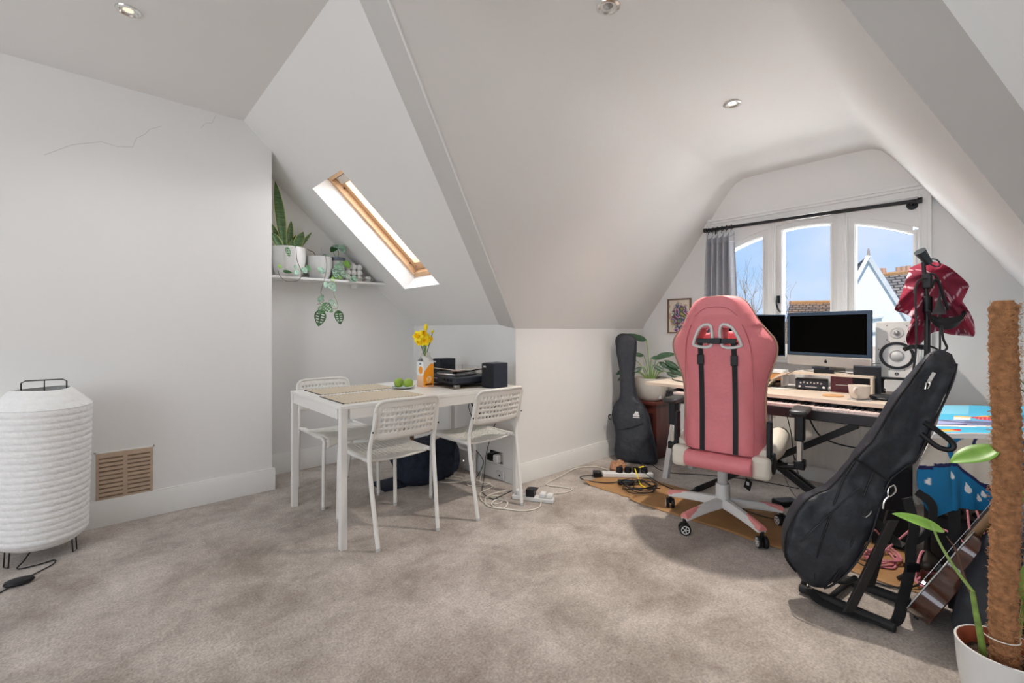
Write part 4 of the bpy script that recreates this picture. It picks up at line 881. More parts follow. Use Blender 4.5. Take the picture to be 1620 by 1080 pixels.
for (x, y) in ((-.07, .03), (.08, .03), (-.07, .17), (.08, .17)): obj('post', MB().lathe([(.02, 0), (.02, .008), (.010, .014), (.010, .07), (.018, .083)], 20, (x, y, 0)), blackm, ss)
# cables on the desk
cable('desk_cable', [(3.30, .93, DZ+.118), (3.26, .96, DZ+.10), (3.22, 1.03, DZ+.06), (3.28, 1.10, DZ+.03), (3.40, 1.18, DZ+.11), (3.5, 1.1, DZ+.14)], .0018, cableb, 'thin black cable curling off the left end of the riser')
cable('desk_cable', [(3.33, .73, DZ+.128), (3.36, .68, DZ+.122), (3.40, .64, DZ+.118), (3.42, .56, DZ+.175), (3.45, .52, DZ+.18)], .0025, cableb, 'black cable running from the hard drive towards the small black speaker')
cable('hanging_cable', [(3.30, .90, .70), (3.26, .80, .50), (3.3, .72, .44), (3.34, .60, .42), (3.36, .50, .42)], .0045, cableb, 'thick black cable sagging in front of the radiator')
cable('hanging_cable', [(3.35, 1.02, .70), (3.4, .98, .45), (3.42, .97, .30), (3.42, .93, .15), (3.40, .82, .01), (3.30, .72, .008)], .003, cableb, 'thin black cable dropping down in front of the radiator to the floor')
cable('hanging_cable', [(3.25, 1.05, .70), (3.32, 1.06, .4), (3.36, 1.02, .2), (3.36, .95, .05), (3.30, .82, .008), (3.18, .70, .008)], .0035, mat('grey_flex', '#8f8a85', .5), 'grey flex hanging beside the chair armrest down to the floor')
# plant on the mahogany cabinet
cb = thing('wooden_cabinet', (3.74, 2.205, 0), 'dark red-brown wooden cabinet in the dormer corner', 'cabinet')
obj('carcass', wl_(cb, MB().box(3.565, 3.925, 2.055, 2.36, 0, .47)), mahog, cb, bev=.002); obj('top', wl_(cb, MB().box(3.545, 3.93, 2.035, 2.37, .4705, .496)), mahog, cb, bev=.003)
obj('door', wl_(cb, MB().box(3.556, 3.5645, 2.08, 2.335, .03, .40)), mat('darker_mahogany', '#3d1c18', .35, var=.2), cb, bev=.002)
pl = pot('potted_houseplant', (3.675, 2.175, .497), .148, .20, 'leafy green houseplant in a round cream pot on the wooden cabinet', stonep, taper=.82, cat='potted plant')
random.seed(11)
for k, (dx, dz, l) in enumerate([(-.32, .02, 1), (-.28, -.16, 1), (-.22, .10, 1), (-.10, .16, .8), (.02, .13, .9), (.12, .16, 1), (.22, .10, 1), (.30, .03, 1.1), (.26, -.03, .8), (-.12, .02, .8), (.06, .04, .8), (-.03, .34, 1.2), (.15, .08, .9), (-.24, -.30, 1.1)]):
    rd_ = Vector((.60, -.75, 0)); base = Vector((0, 0, .18))+rd_*(dx*.12)
    tipb = base+rd_*dx*.45+Vector((-.03*random.random()-.02, -.02*random.random(), .10+max(dz, -.05)*.75)); L = .14*l
    m = MB().tube([base, base+(tipb-base)*.5+Vector((0, 0, .03)), tipb], .004, 6, k=4); st = obj('stem', m, stemm, pl)
    dr = (rd_*math.copysign(1, dx)*.9+Vector((-.15, -.1, -.75 if dz < .12 else -.1 if dz < .3 else .1))).normalized()
    leafobj(st, tipb, tipb+dr*L*1.15, .027*l, mat('glossy_dark_leaf', '#35573a', .3, var=.5, scale=14), bend=(0, 0, .03), up=(-.7, -.6, .5), cup=.25)
cable('black_plug_lead', [(3.25, 1.74, DZ+.012), (3.2, 1.70, DZ+.006), (3.14, 1.6, DZ+.005), (3.15, 1.5, DZ+.005)], .004, cableb, 'black plug lead lying on the left end of the desk')
t = thing('bell_ornament', (3.17, 1.79, .60), 'tiny white bell ornament hanging from the desk corner', 'ornament')
obj('bell_body', MB().lathe([(.001, .024), (.008, .024), (.014, .008), (.017, 0), (.015, 0), (.001, .02)], 18), ceram, t); obj('string', MB().tube([(0, 0, .024), (0, 0, .118)], .0012, 6), cablew, t)
# ================================================================ GIG BAG IN THE CORNER
def loftbag(m, secs, n=28, e=3.2, noise_a=.006, seed=0, rows=60):
    """secs: (z, xl, xr, depth); smooth interpolated and swept as rounded cross sections"""
    Z = [q[0] for q in secs]; rings = []
    cz = smooth_pts([(q[0], q[1], q[2]) for q in secs], 8); cd = smooth_pts([(q[0], q[3], 0) for q in secs], 8)
    for a, b in zip(cz, cd):
        z, xl, xr, d = a.x, a.y, a.z, b.y; c, w = (xl+xr)/2, (xr-xl)/2; r = []
        for j in range(n):
            t = 2*PI*j/n; ct, st = math.cos(t), math.sin(t)
            x = c+w*math.copysign(abs(ct)**(2/e), ct); y = d/2*math.copysign(abs(st)**(2/e), st)
            k = noise.noise(Vector((x*9+seed, y*9, z*7)))*noise_a+noise.noise(Vector((x*25, z*19, seed+y*8)))*noise_a*.5
            r.append(Vector((x+k*ct, y+k*st*1.6, z+k*.6)))
        rings.append(r)
    return m.loft(rings)
gw = thing('guitar_gig_bag', (3.37, 2.155, 0), 'black guitar bag standing upright against the wall in the dormer corner', 'guitar bag', -1.134)
secs = [(.005, -.12, .17, .10), (.03, -.15, .20, .13), (.10, -.165, .19, .14), (.20, -.15, .165, .14), (.28, -.165, .145, .14), (.36, -.185, .13, .13), (.44, -.18, .105, .12), (.50, -.155, .07, .11), (.54, -.125, .03, .10), (.60, -.12, .015, .085), (.72, -.125, .0, .08), (.85, -.145, .005, .08), (.95, -.165, .012, .085), (1.03, -.17, .01, .08), (1.075, -.15, -.02, .06), (1.09, -.12, -.05, .03)]
SH = Matrix(((1, 0, .0, 0), (0, 1, .10, 0), (0, 0, 1, 0), (0, 0, 0, 1)))
m = loftbag(MB(), secs, seed=2.2); m.xf(SH); obj('bag_body', m, fabm, gw, ang=75)
m = MB().prism([(-.04, .395), (-.015, .395), (.008, .395), (.012, .405), (.002, .412), (.006, .425), (-.004, .436), (-.012, .428), (-.02, .438), (-.028, .42), (-.042, .405)], -.052, -.048, 'y'); m.box(-.042, .012, -.052, -.048, .382, .390); m.xf(Matrix.Translation((.04, .022, 0))); obj('white_mountain_logo', m, ceram, gw)
m = MB().tube([(-.12, -.030, .27), (0, -.045, .305), (.08, -.04, .345)], .004, 6, k=4); obj('zip', m, blackmetal, gw)
m = MB().tube([(-.19, -.0, .39), (-.21, -.0, .38), (-.205, .0, .35), (-.185, 0, .35)], .005, 6, k=3); obj('strap_loop', m, blackm, gw)
# extension strip and cable nest
es = thing('extension_strip', (2.99, 1.965, 0), 'white extension strip with black plugs on the floor by the guitar bag', 'extension lead', -.78)
obj('casing', MB().box(-.19, .19, -.03, .03, .006, .038), ceram, es, bev=.005)
for i in range(4): obj('black_plug', MB().lathe([(.001, .0385), (.026, .0385), (.028, .05), (.024, .075), (.001, .077)], 18, (-.06+i*.062, 0, 0), 1, .9), blackm, es)
obj('yellow_tag', MB().cbox((.10, -.02, .085), (.05, .008, .006), Matrix.Rotation(.6, 3, 'Z')), yellow, es)
obj('black_adaptor', MB().box(-.26, -.20, -.03, .03, .002, .045), blackm, es, bev=.006)
t = thing('power_adaptor', (2.83, 1.87, .0072), 'black laptop power brick lying in front of the white extension strip', 'adaptor', -.85); obj('brick', MB().box(-.06, .06, -.025, .025, 0, .028), blackm, t, bev=.006); obj('badge', MB().box(-.03, .03, -.015, .015, .0283, .0288), speakm, t)
t = thing('crumpled_paper_bag', (3.06, 2.10, 0.003), 'crumpled brown paper beside the black guitar bag', 'paper'); obj('paper', blob((0, 0, .035), .07, .05, .04, 5, amp=.5, n=20, m_=12, flat=.034), mat('brown_paper', '#a5795a', .8, var=.15), t, ang=20); obj('fold', blob((.03, -.06, .018), .05, .03, .02, 9, amp=.5, n=14, m_=8, flat=.017), MATS['brown_paper'], t, ang=20)
random.seed(5)
pts = []
for i in range(46):
    a = i*.95; r = .05+.05*random.random(); pts.append((2.80+r*1.5*math.cos(a)+i*.0012, 1.77+r*1.3*math.sin(a)-i*.0008, .012+.03*random.random()))
cable('tangled_black_cable', pts, .0032, cableb, 'tangled heap of black cables on the hardboard in front of the extension strip', k=4)
cable('floor_cable', [(2.90, 2.05, .01), (2.84, 2.14, .008), (2.72, 2.20, .008), (2.68, 2.12, .008), (2.74, 1.98, .01), (2.84, 1.90, .02)], .0035, cableb, 'black cable looping round the corner of the brown hardboard')
cable('floor_cable', [(3.05, 1.9, .07), (3.02, 1.75, .02), (2.98, 1.6, .010), (2.96, 1.40, .010), (2.98, 1.2, .010), (2.94, 1.0, .010), (2.98, .84, .010)], .003, cableb, 'black cable running along the hardboard under the chair')
cable('floor_cable', [(3.08, 1.88, .08), (3.14, 1.96, .12), (3.16, 2.0, .20), (3.2, 1.9, .08), (3.3, 1.8, .01), (3.45, 1.6, .006), (3.6, 1.3, .006), (3.65, 1.0, .006)], .003, cableb, 'black cable running from the white strip back beneath the desk')
cable('yellow_cable', [(2.99, 1.90, .08), (2.93, 1.84, .05), (2.88, 1.78, .012), (2.86, 1.70, .010)], .004, yellow, 'short yellow cable at the front of the white extension strip')
# hardboard sheets
def sheet(poly, z, curls, label, mt):
    m = MB(); n = len(poly); m.prism(poly, z, z+.003); return obj('hardboard_sheet', m, mt, cat='board', label=label, group=None)
def boardgrid(x0, x1, y0, y1, z, seed, curl):
    m = MB()
    def fn(u, v):
        x = x0+(x1-x0)*u+.018*noise.noise(Vector((v*9, seed, u*2)))*(1-u); y = y0+(y1-y0)*v+.01*noise.noise(Vector((u*7, seed+3, 0)))
        e = max(0, 1-u*5)*max(0, curl(v)); return (x, y, z+.03*e*e)
    return m.grid(fn, 16, 60)
obj('hardboard_sheet', boardgrid(2.625, 3.06, 1.70, 2.10, .002, 1, lambda v: max(0, (v-.75)*4)), hardb, cat='board', label='short brown hardboard sheet with a curled corner by the tangled cables', solid=.003, offs=1, recalc=False)
obj('hardboard_sheet', boardgrid(2.585, 3.06, .10, 1.695, .002, 4, lambda v: max(0, (v-.93)*10)), hardb, cat='board', label='long brown hardboard sheet under the wheels of the pink chair', solid=.003, offs=1, recalc=False)
t = thing('flat_black_box', (3.27, .97, 0), 'flat black box on the floor beneath the radiator', 'box', -.6); obj('casing', MB().box(-.07, .07, -.04, .04, 0, .03), blackm, t, bev=.004); obj('lid', MB().box(-.066, .066, -.037, .037, .0302, .034), speakm, t)
obj('tan_card_scrap', MB().cbox((2.76, .62, .010), (.10, .03, .004), Matrix.Rotation(.4, 3, 'Z')), mat('tan_card', '#c89a6a', .7), cat='card', label='small scrap of tan card on the hardboard right of the chair')
# ================================================================ PINK GAMING CHAIR
gc = thing('gaming_chair', (2.70, 1.13, 0), 'pink gaming chair with white base seen from behind at the desk', 'chair', .15)
BW = [(.475, .20), (.50, .206), (.60, .208), (.72, .205), (.80, .208), (.87, .22), (.94, .243), (1.00, .26), (1.045, .262), (1.08, .25), (1.105, .232), (1.14, .205), (1.18, .178), (1.22, .158), (1.26, .135), (1.285, .11), (1.298, .075)]
def bx(z): return -.235-.085*((z-.475)/.82)+.03*math.sin(PI*min(1, max(0, (z-.475)/.82)))
rings = []
sp_ = smooth_pts([(z, w, 0) for z, w in BW], 4)
NJ = 40
for p in sp_:
    z, w = p.x, p.y; r = []; th = .062*(1 if z < 1.2 else max(.45, 1-(z-1.2)*4))
    for j in range(NJ):
        t = 2*PI*j/NJ; ct, st = math.cos(t), math.sin(t)
        y = w*math.copysign(abs(ct)**.62, ct); x = -th*math.copysign(abs(st)**.62, st)
        q = abs(y)/w; wing = .085*max(0, q-.62)**1.5*3.2*(1 if .62 < z < 1.14 else .5)
        r.append(Vector((bx(z)+x+wing, y, z)))
    rings.append(r)
m = MB().loft(rings); bk = obj('backrest', m, pinkm, gc, ang=70)
# two headrest openings cut through
def cutouts():
    cuts = []
    for s_ in (-1, 1):
        # trapezoid opening, outer side slants outwards going down
        poly = [(s_*.030, 1.135), (s_*.072, 1.13), (s_*.105, 1.062), (s_*.10, 1.045), (s_*.036, 1.045)]
        cuts.append(poly)
    return cuts
for poly in cutouts():
    mcut = MB().prism(poly, -.6, 0, 'x'); oc = obj('cutter', mcut, pinkm, None, origin=False)
    oc.matrix_world = Matrix.Translation(gc.location) @ Matrix.Rotation(.15, 4, 'Z')
    bm_ = bk.modifiers.new('cut', 'BOOLEAN'); bm_.object = oc; bm_.operation = 'DIFFERENCE'; bm_.solver = 'EXACT'
    bpy.context.view_layer.update(); dg = bpy.context.evaluated_depsgraph_get()
    nm = bpy.data.meshes.new_from_object(bk.evaluated_get(dg)); bk.modifiers.clear(); old = bk.data; bk.data = nm; bpy.data.objects.remove(oc)
    nm.set_sharp_from_angle(angle=math.radians(50))
for s_ in (-1, 1):
    poly = [(s_*.024, 1.143), (s_*.076, 1.138), (s_*.114, 1.062), (s_*.108, 1.038), (s_*.028, 1.038)]
    m = MB().tube([(bx(z)-.066, y, z) for y, z in poly], .008, 10, closed=True, k=3); obj('opening_frame', m, ceram, gc)
m = MB().grid(lambda u, v: (bx(1.05)+.09+.03*math.sin(PI*u), -.15+.30*u, 1.04+.055*v+.02*math.sin(PI*u)), 12, 4); obj('headrest_pillow', m, pinkm, gc, solid=.05)
m = MB()  # piping around the edge
pp = [(bx(p.x)-.02+.055, s_*p.y*1.004, p.x) for s_ in (1,) for p in sp_]; qq = [(bx(p.x)+.035, -p.y*1.004, p.x) for p in sp_][::-1]
m.tube(pp+[(bx(1.30)+.03, 0, 1.302)]+qq, .0042, 6); obj('edge_piping', m, mat('taupe_piping', '#a98f78', .5), gc)
for s_ in (-1, 1):
    m = MB().tube([(bx(z)-.0635, s_*y, z) for z, y in ((.48, .165), (.60, .168), (.80, .168), (.95, .165), (1.04, .158), (1.10, .145), (1.15, .125))], .0025, 6, k=4); obj('seam', m, mat('pink_seam', '#c36a72', .6), gc)
m = MB().tube([(bx(1.2)-.058, -.105, 1.195), (bx(1.24)-.052, -.06, 1.232), (bx(1.25)-.05, 0, 1.242), (bx(1.24)-.052, .06, 1.232), (bx(1.2)-.058, .105, 1.195)], .0025, 6, k=4); obj('seam', m, MATS['pink_seam'], gc)
for s_ in (-1, 1):
    m = MB()
    zs = [.475+.60*i/14 for i in range(15)]
    m.loft([[(bx(z)-.0665, s_*.083-.0125, z), (bx(z)-.0665, s_*.083+.0125, z), (bx(z)-.0635, s_*.083+.0125, z), (bx(z)-.0635, s_*.083-.0125, z)] for z in zs]); o_ = obj('rear_strap', m, blackm, gc)
    obj('strap_buckle', MB().cbox((bx(.97)-.070, s_*.083, .965), (.012, .034, .055)), blackm, o_, bev=.004)
m = MB().loft([[(bx(1.06)-.078, y, 1.052), (bx(1.06)-.078, y, 1.078), (bx(1.06)-.072, y, 1.078), (bx(1.06)-.072, y, 1.052)] for y in (-.098, -.05, 0, .05, .098)]); m.cbox((bx(1.06)-.08, 0, 1.065), (.012, .05, .03)); obj('cross_strap', m, blackm, gc, bev=.002)
# seat with cream bolsters
m = MB(); rr = []
for i in range(13):
    x = -.24+.50*i/12; rr.append([Vector((x, .17*math.copysign(abs(math.cos(t))**.6, math.cos(t)), .465+.045*math.copysign(abs(math.sin(t))**.6, math.sin(t))*(1 if 0 < i < 12 else .7))) for t in [2*PI*j/24 for j in range(24)]])
m.loft(rr); obj('seat_cushion', m, pinkm, gc, ang=70)
for s_ in (-1, 1):
    m = MB(); rr = []
    for i in range(13):
        x = -.26+.54*i/12; k = math.sin(PI*(i+1)/14)**.4; rr.append([Vector((x, s_*.215+.055*k*math.cos(t), .465+.02*k+.065*k*math.sin(t)+(.02 if i > 6 else 0))) for t in [2*PI*j/20 for j in range(20)]])
    m.loft(rr); obj('seat_bolster', m, creamm, gc, ang=70)
    m = MB().cbox((-.275, s_*.200, .425), (.09, .09, .115)); obj('cream_corner', m, creamm, gc, bev=.025)
m = MB().tube([(-.335, -.165, .425), (-.335, -.12, .425), (-.335, .12, .425), (-.335, .165, .425)], .045, 20); m.xf(Matrix.Translation((.02, 0, 0))); obj('footrest_roll', m, pinkm, gc, bev=.008)
obj('seat_pan', MB().box(-.17, .17, -.14, .14, .37, .415), blackmetal, gc, bev=.006)
# recline mechanism, right side (towards -y)
for s_ in (-1, 1):
    m = MB().cbox((-.255, s_*.232, .56), (.05, .022, .20)); m.merge(MB().lathe([(.001, -.014), (.052, -.014), (.056, 0), (.052, .014), (.001, .014)], 28).xf(Matrix.Translation((-.235, s_*.240, .445)) @ Matrix.Rotation(PI/2, 4, 'X'))); obj('recline_bracket', m, blackm, gc, bev=.005)
    ay = s_*.335
    m = MB().cbox((.0, ay, .69), (.22, .085, .03)); ap = obj('arm_pad', m, mat('armrest_black', (.02, .02, .022), .35, var=.1), gc, bev=.014)
    m = MB().cbox((-.02, ay, .605), (.07, .045, .14)); obj('arm_sleeve', m, blackm, gc, bev=.008)
    m = MB().cbox((-.02, ay, .48), (.055, .026, .12)); obj('arm_post', m, chromem, gc, bev=.004)
    m = MB().cbox((-.02, ay, .41), (.075, .05, .045)); obj('arm_clamp', m, blackm, gc, bev=.006)
    m = MB().tube([(-.02, ay, .40), (-.02, s_*.25, .385), (-.02, s_*.10, .385)], .017, 10, k=3); obj('arm_bracket', m, blackmetal, gc)
# gas lift and star base
obj('gas_lift', MB().cyl((0, 0, .21), (0, 0, .335), .028, n=24), ceramg, gc, bev=.002); obj('lift_cover', MB().lathe([(.044, .10), (.044, .13), (.038, .135), (.038, .225), (.034, .23)], 28), ceram, gc)
obj('lift_collar', MB().cyl((0, 0, .335), (0, 0, .37), .034, n=24), blackm, gc)
for k in range(5):
    a = math.radians([94, 166, 238, 310, 22][k])-.15; d = Vector((math.cos(a), math.sin(a), 0)); w = Vector((-d.y, d.x, 0)); rr = []
    for i in range(11):
        q = i/10; r = .015+.305*q; z = .118-.028*q**1.8; hw = .036-.012*q; hh = .030-.010*q
        rr.append([d*r+w*sx*hw*kx+Vector((0, 0, z+hz)) for sx, kx, hz in ((-1, 1, -hh*.6), (1, 1, -hh*.6), (1, .9, hh*.3), (1, .4, hh), (-1, .4, hh), (-1, .9, hh*.3))])
    arm = obj('base_arm', MB().loft(rr), ceram, gc, bev=.003)
    rr = []
    for i in range(7):
        q = i/6; r = .205+.12*q; Q_ = (r-.015)/.305; z = .118-.028*Q_**1.8; hw = (.036-.012*Q_)*(.35+.72*q**.5); hh = (.030-.010*Q_)
        rr.append([d*r+w*sx*hw*kx+Vector((0, 0, z+hz)) for sx, kx, hz in ((-1, 1, hh*.0), (1, 1, hh*.0), (1, .8, hh*.75), (1, .4, hh*1.22), (-1, .4, hh*1.22), (-1, .8, hh*.75))])
    obj('pink_end_cap', MB().loft(rr), pinkcap, arm, bev=.003)
    c = d*.318; ang2 = a+[.5, .9, 1.3, .2, 1.6][k]; ax = Vector((math.cos(ang2), math.sin(ang2), 0)); T = Matrix.Translation((c.x, c.y, .031)) @ ax.to_track_quat('Z', 'Y').to_matrix().to_4x4()
    m = MB()
    for s_ in (-1, 1): m.merge(MB().lathe([(.001, .006*s_), (.028, .006*s_), (.031, .010*s_), (.031, .021*s_), (.027, .025*s_), (.001, .025*s_)], 24), T)
    m.cyl(c+Vector((0, 0, .031)), c+Vector((0, 0, .085)), .010, n=10); cs_ = obj('caster', m, blackm, arm)
    m = MB()
    for s_ in (-1, 1):
        m.merge(MB().lathe([(.018, .0255*s_), (.021, .0262*s_), (.023, .0255*s_)], 20), T)
        for j in range(5): b_ = 2*PI*j/5; m.merge(MB().cbox((.010*math.cos(b_), .010*math.sin(b_), .0258*s_), (.018, .005, .0015), Matrix.Rotation(b_, 3, 'Z')), T)
    obj('wheel_star', m, ceram, cs_)
t = thing('swing_tag', (2.78, 1.02, .20), 'small black paper tag hanging under the pink chair seat', 'tag', -.4)
obj('card', MB().cbox((0, 0, .03), (.002, .045, .06), Matrix.Rotation(.3, 3, 'X')), blackm, t); obj('string', MB().tube([(0, .01, .06), (.0, .03, .12), (0, .05, .17)], .001, 5), cableb, t); obj('printed_mark', MB().cbox((-.0016, 0, .035), (.0006, .02, .02)), ceramg, t)

for o_ in list(gc.children):
    if not o_.name.startswith(('base_arm', 'lift_cover', 'gas_lift', 'lift_collar')): o_.location.x += .024; o_.location.y -= .048
# ================================================================ GUITAR BAG ON ITS STAND
def frame(B, T, face):
    """matrix with local z along B->T, local y facing away from 'face', local x to the side"""
    B = Vector(B); z = (Vector(T)-B).normalized(); y = -(Vector(face)-z*Vector(face).dot(z)).normalized(); x = y.cross(z).normalized()
    M = Matrix((x, y, z)).transposed().to_4x4(); M.translation = B; return M
def place(name, M, label, cat, group=None):
    t = thing(name, M.translation, label, cat, 0, group); t.rotation_euler = M.to_euler(); return t
CF = Vector((-.675, -.738, 0))      # towards the viewer's side of the room
Mg = frame((2.18, .53, .088), (2.405, .165, .995), (CF+Vector((.738, -.675, 0))*-.45))
gg = place('guitar_gig_bag', Mg, 'black padded guitar bag leaning on the floor stand in the foreground', 'guitar bag')
S_ = 1/390
secs = [(-8, -24, -4, 12), (2, -40, 8, 34), (16, -65, 16, 44), (45, -80, 24, 50), (75, -84, 27, 52), (100, -83, 27, 50), (116, -79, 25, 48), (132, -70, 22, 44), (145, -60, 19, 42), (165, -54, 15, 38), (190, -50, 11, 37), (205, -47, 12, 37), (228, -43, 20, 36), (245, -39, 26, 35), (303, -38, 22, 32), (345, -34, 19, 30), (375, -31, 15, 28), (395, -27, 10, 22), (408, -20, 3, 12)]
m = loftbag(MB(), [(a*S_, b*S_*.93, c*S_*.93, d*S_) for a, b, c, d in secs], n=64, e=4.2, noise_a=.012, seed=5.5); obj('bag_body', m, fabm, gg, ang=75)
def yfront(s): # front surface offset along the bag
    for (a, _, _, d), (b, _, _, e) in zip(secs[:-1], secs[1:]):
        if a <= s <= b: return -(d+(e-d)*(s-a)/(b-a))/2*S_
    return -.05
m = MB()
for edge, k in ((1, .86), (2, .88)):
    pts = []
    for (s, xl, xr, d) in secs[1:-1]:
        x = (xl+xr)/2+(xr-xl)/2*k*(-1 if edge == 1 else 1); pts.append((x*S_, -d/2*S_*.84-.001, s*S_))
    m.tube(pts, .004, 6, k=4)
obj('piping', m, blackm, gg)
m = MB()
def seam(pts): m.tube([(x*S_, yfront(z)*.985-.0015, z*S_) for x, z in pts], .0035, 6, k=5)
seam([(-46, 205), (-30, 203), (-10, 200), (6, 197)]); seam([(-43, 200), (-44, 170), (-40, 130), (-36, 100), (-30, 60), (-20, 25), (-12, 8)]); seam([(-16, 198), (-12, 160), (-4, 120), (2, 90), (6, 50), (6, 20)]); obj('panel_seam', m, blackm, gg)
m = MB().tube([(-.14, -.07, .13), (-.12, -.075, .22), (-.085, -.062, .34), (-.06, -.06, .43)], .003, 6, k=4); obj('pocket_zip', m, blackmetal, gg)
m = MB(); zx, zz = -.030, .915; zy = yfront(zz/S_)*.93
m.box(zx-.006, zx+.006, zy-.004, zy+.004, zz-.01, zz+.035); m.tube([(zx, zy-.004, zz), (zx-.006, zy-.006, zz-.012), (zx, zy-.006, zz-.035), (zx+.008, zy-.006, zz-.03), (zx+.006, zy-.005, zz-.008), (zx, zy-.004, zz)], .0028, 8); obj('zip_pull', m, chromem, gg)
m = MB().tube([(.02, -.035, .765), (.06, -.050, .755), (.112, -.065, .735), (.118, -.065, .71), (.085, -.055, .70), (.03, -.035, .72)], .010, 8, k=5); obj('grab_handle', m, blackm, gg)
for (x, z) in ((.035, .50), (.0, .385)):
    y_ = yfront(z/S_)
    m = MB().tube([(x, y_, z), (x-.012, y_-.006, z-.02), (x, y_-.008, z-.05), (x+.012, y_-.006, z-.02), (x, y_, z)], .003, 8, k=3); m.tube([(x, y_-.008, z-.045), (x-.005, y_-.009, z-.07), (x+.003, y_-.009, z-.10)], .004, 8, k=3); obj('metal_clip', m, chromem, gg)
m = MB()
def ribbon(m, pts, w, k=6, th=.0025, wd=(0, 0, 1)):
    P_ = smooth_pts(pts, k); rr = []
    for i, p in enumerate(P_):
        t = (P_[min(i+1, len(P_)-1)]-P_[max(i-1, 0)]).normalized(); s_ = Vector(wd)-t*Vector(wd).dot(t); s_ = s_.normalized() if s_.length > 1e-4 else t.orthogonal().normalized(); nn = t.cross(s_)
        rr.append([p-s_*w+nn*th, p+s_*w+nn*th, p+s_*w-nn*th, p-s_*w-nn*th])
    return m.loft(rr)
cr_ = Vector((.738, -.675, 0))
gst = obj('shoulder_strap', wl_(gg, ribbon(MB(), [(2.33, .27, .47), (2.34, .25, .36), (2.34, .26, .28), (2.33, .26, .20), (2.27, .275, .10), (2.215, .29, .03), (2.17, .36, .022), (2.16, .44, .020), (2.17, .52, .022), (2.20, .565, .040)], .020, wd=tuple(cr_))), mat('black_webbing', (.012, .012, .013), .8, var=.2, scale=200), gg)
obj('shoulder_strap', wl_(gg, ribbon(MB(), [(2.30, .36, .36), (2.34, .29, .28), (2.38, .22, .33), (2.38, .20, .44), (2.34, .24, .50)], .016, wd=tuple(cr_))), MATS['black_webbing'], gg)
obj('strap_slider', wl_(gg, MB().cbox((2.33, .255, .205), (.05, .012, .03), Matrix.Rotation(-.74, 3, 'Z'))), blackm, gg)
m = MB(); c0 = Vector((2.20, .565, .045))
for i in range(4): m.tube([c0+Vector((.008*math.cos(a)*(i % 2), .008*math.cos(a)*((i+1) % 2), .02*i+.011*math.sin(a))) for a in [2*PI*j/10 for j in range(10)]], .0022, 6, closed=True)
obj('metal_chain_clip', wl_(gg, m), chromem, gg)
gs = thing('guitar_stand', (2.30, .43, 0), 'black metal guitar floor stand holding the leaning guitar bag', 'stand')
for a, b in (((2.225, .605, .021), (2.185, .285, .021)), ((2.45, .56, .021), (2.43, .27, .021))): obj('base_tube', wl_(gs, MB().tube([a, b], .0185, 14)), mat('rubber_black', (.014, .014, .015), .7), gs, bev=.002)
obj('cross_tube', wl_(gs, MB().tube([(2.21, .50, .021), (2.44, .47, .021)], .013, 10)), blackmetal, gs)
m = MB(); a = Vector((2.145, .42, .035)); b = Vector((2.235, .300, .40)); s_ = cr_*.020; nn = Vector((-.5, -.5, .35)).normalized()*.008
m.loft([[p-s_-nn, p+s_-nn, p+s_+nn, p-s_+nn] for p in (a, b)]); up1 = obj('flat_upright', wl_(gs, m), mat('matte_black_bar', (.025, .022, .022), .6, var=.2), gs, bev=.002)
q = a.lerp(b, .62); m = MB(); m.loft([[p-s_*.92-nn*1.3, p+s_*.92-nn*1.3, p+s_*.92-nn*1.05, p-s_*.92-nn*1.05] for p in (a.lerp(b, .57), a.lerp(b, .67))]); obj('red_label', wl_(gs, m), mat('red_sticker', '#a8384a', .5, var=.25, scale=120), gs)
m = MB(); a = Vector((2.43, .40, .035)); b = Vector((2.42, .33, .38)); m.loft([[p-s_*.8-nn, p+s_*.8-nn, p+s_*.8+nn, p-s_*.8+nn] for p in (a, b)]); obj('flat_upright', wl_(gs, m), MATS['matte_black_bar'], gs, bev=.002)
m = MB().tube([(2.24, .60, .021), (2.235, .58, .07), (2.25, .52, .085), (2.28, .46, .085), (2.27, .42, .12)], .011, 10, k=4); obj('cradle_arm', wl_(gs, m), MATS['rubber_black'], gs)
# ================================================================ TALL MIC STAND WITH SHIRT
ms_ = thing('microphone_stand', (2.78, .252, 0), 'tall black microphone stand with a domed base behind the guitar bag', 'stand')
obj('pole', MB().tube([(0, 0, .10), (0, 0, .75), (0, 0, 1.27)], .0115, 14), blackmetal, ms_); obj('inner_pole', MB().tube([(0, 0, 1.27), (-.008, .008, 1.36), (-.012, .012, 1.43)], .008, 12), blackmetal, ms_)
obj('clutch', MB().cyl((0, 0, 1.20), (0, 0, 1.275), .018), blackm, ms_, bev=.003)
obj('boom_clutch', MB().cbox((.0, .0, 1.345), (.035, .035, .07)), blackm, ms_, bev=.006)
obj('microphone_clip', MB().tube([(-.036, .022, 1.478), (-.018, .010, 1.455), (.004, -.006, 1.425)], [.023, .019, .014], 16), mat('slate_black', (.02, .03, .04), .4), ms_)
obj('clip_loop', MB().tube([(.01, -.01, 1.445), (.03, -.03, 1.44), (.045, -.04, 1.418), (.03, -.028, 1.41), (.012, -.01, 1.42)], .003, 8, k=4), MATS['slate_black'], ms_)
obj('domed_base', MB().lathe([(.001, .128), (.012, .128), (.016, .118), (.045, .095), (.058, .072), (.055, .055), (.035, .045), (.001, .045)], 32), mat('bronze_black', (.05, .042, .035), .35, metal=.6), ms_)
for k in range(3):
    a = .5+k*2*PI/3; obj('leg', MB().tube([(.02*math.cos(a), .02*math.sin(a), .06), (.16*math.cos(a), .16*math.sin(a), .014)], .009, 10), blackmetal, ms_)
m = MB().cbox((-.010, .012, 1.045), (.030, .030, .022)); m.tube([(-.01, .01, 1.045), (-.05, .045, 1.047), (-.075, .07, 1.035)], .010, 8, k=3); obj('clamp', m, blackm, ms_)
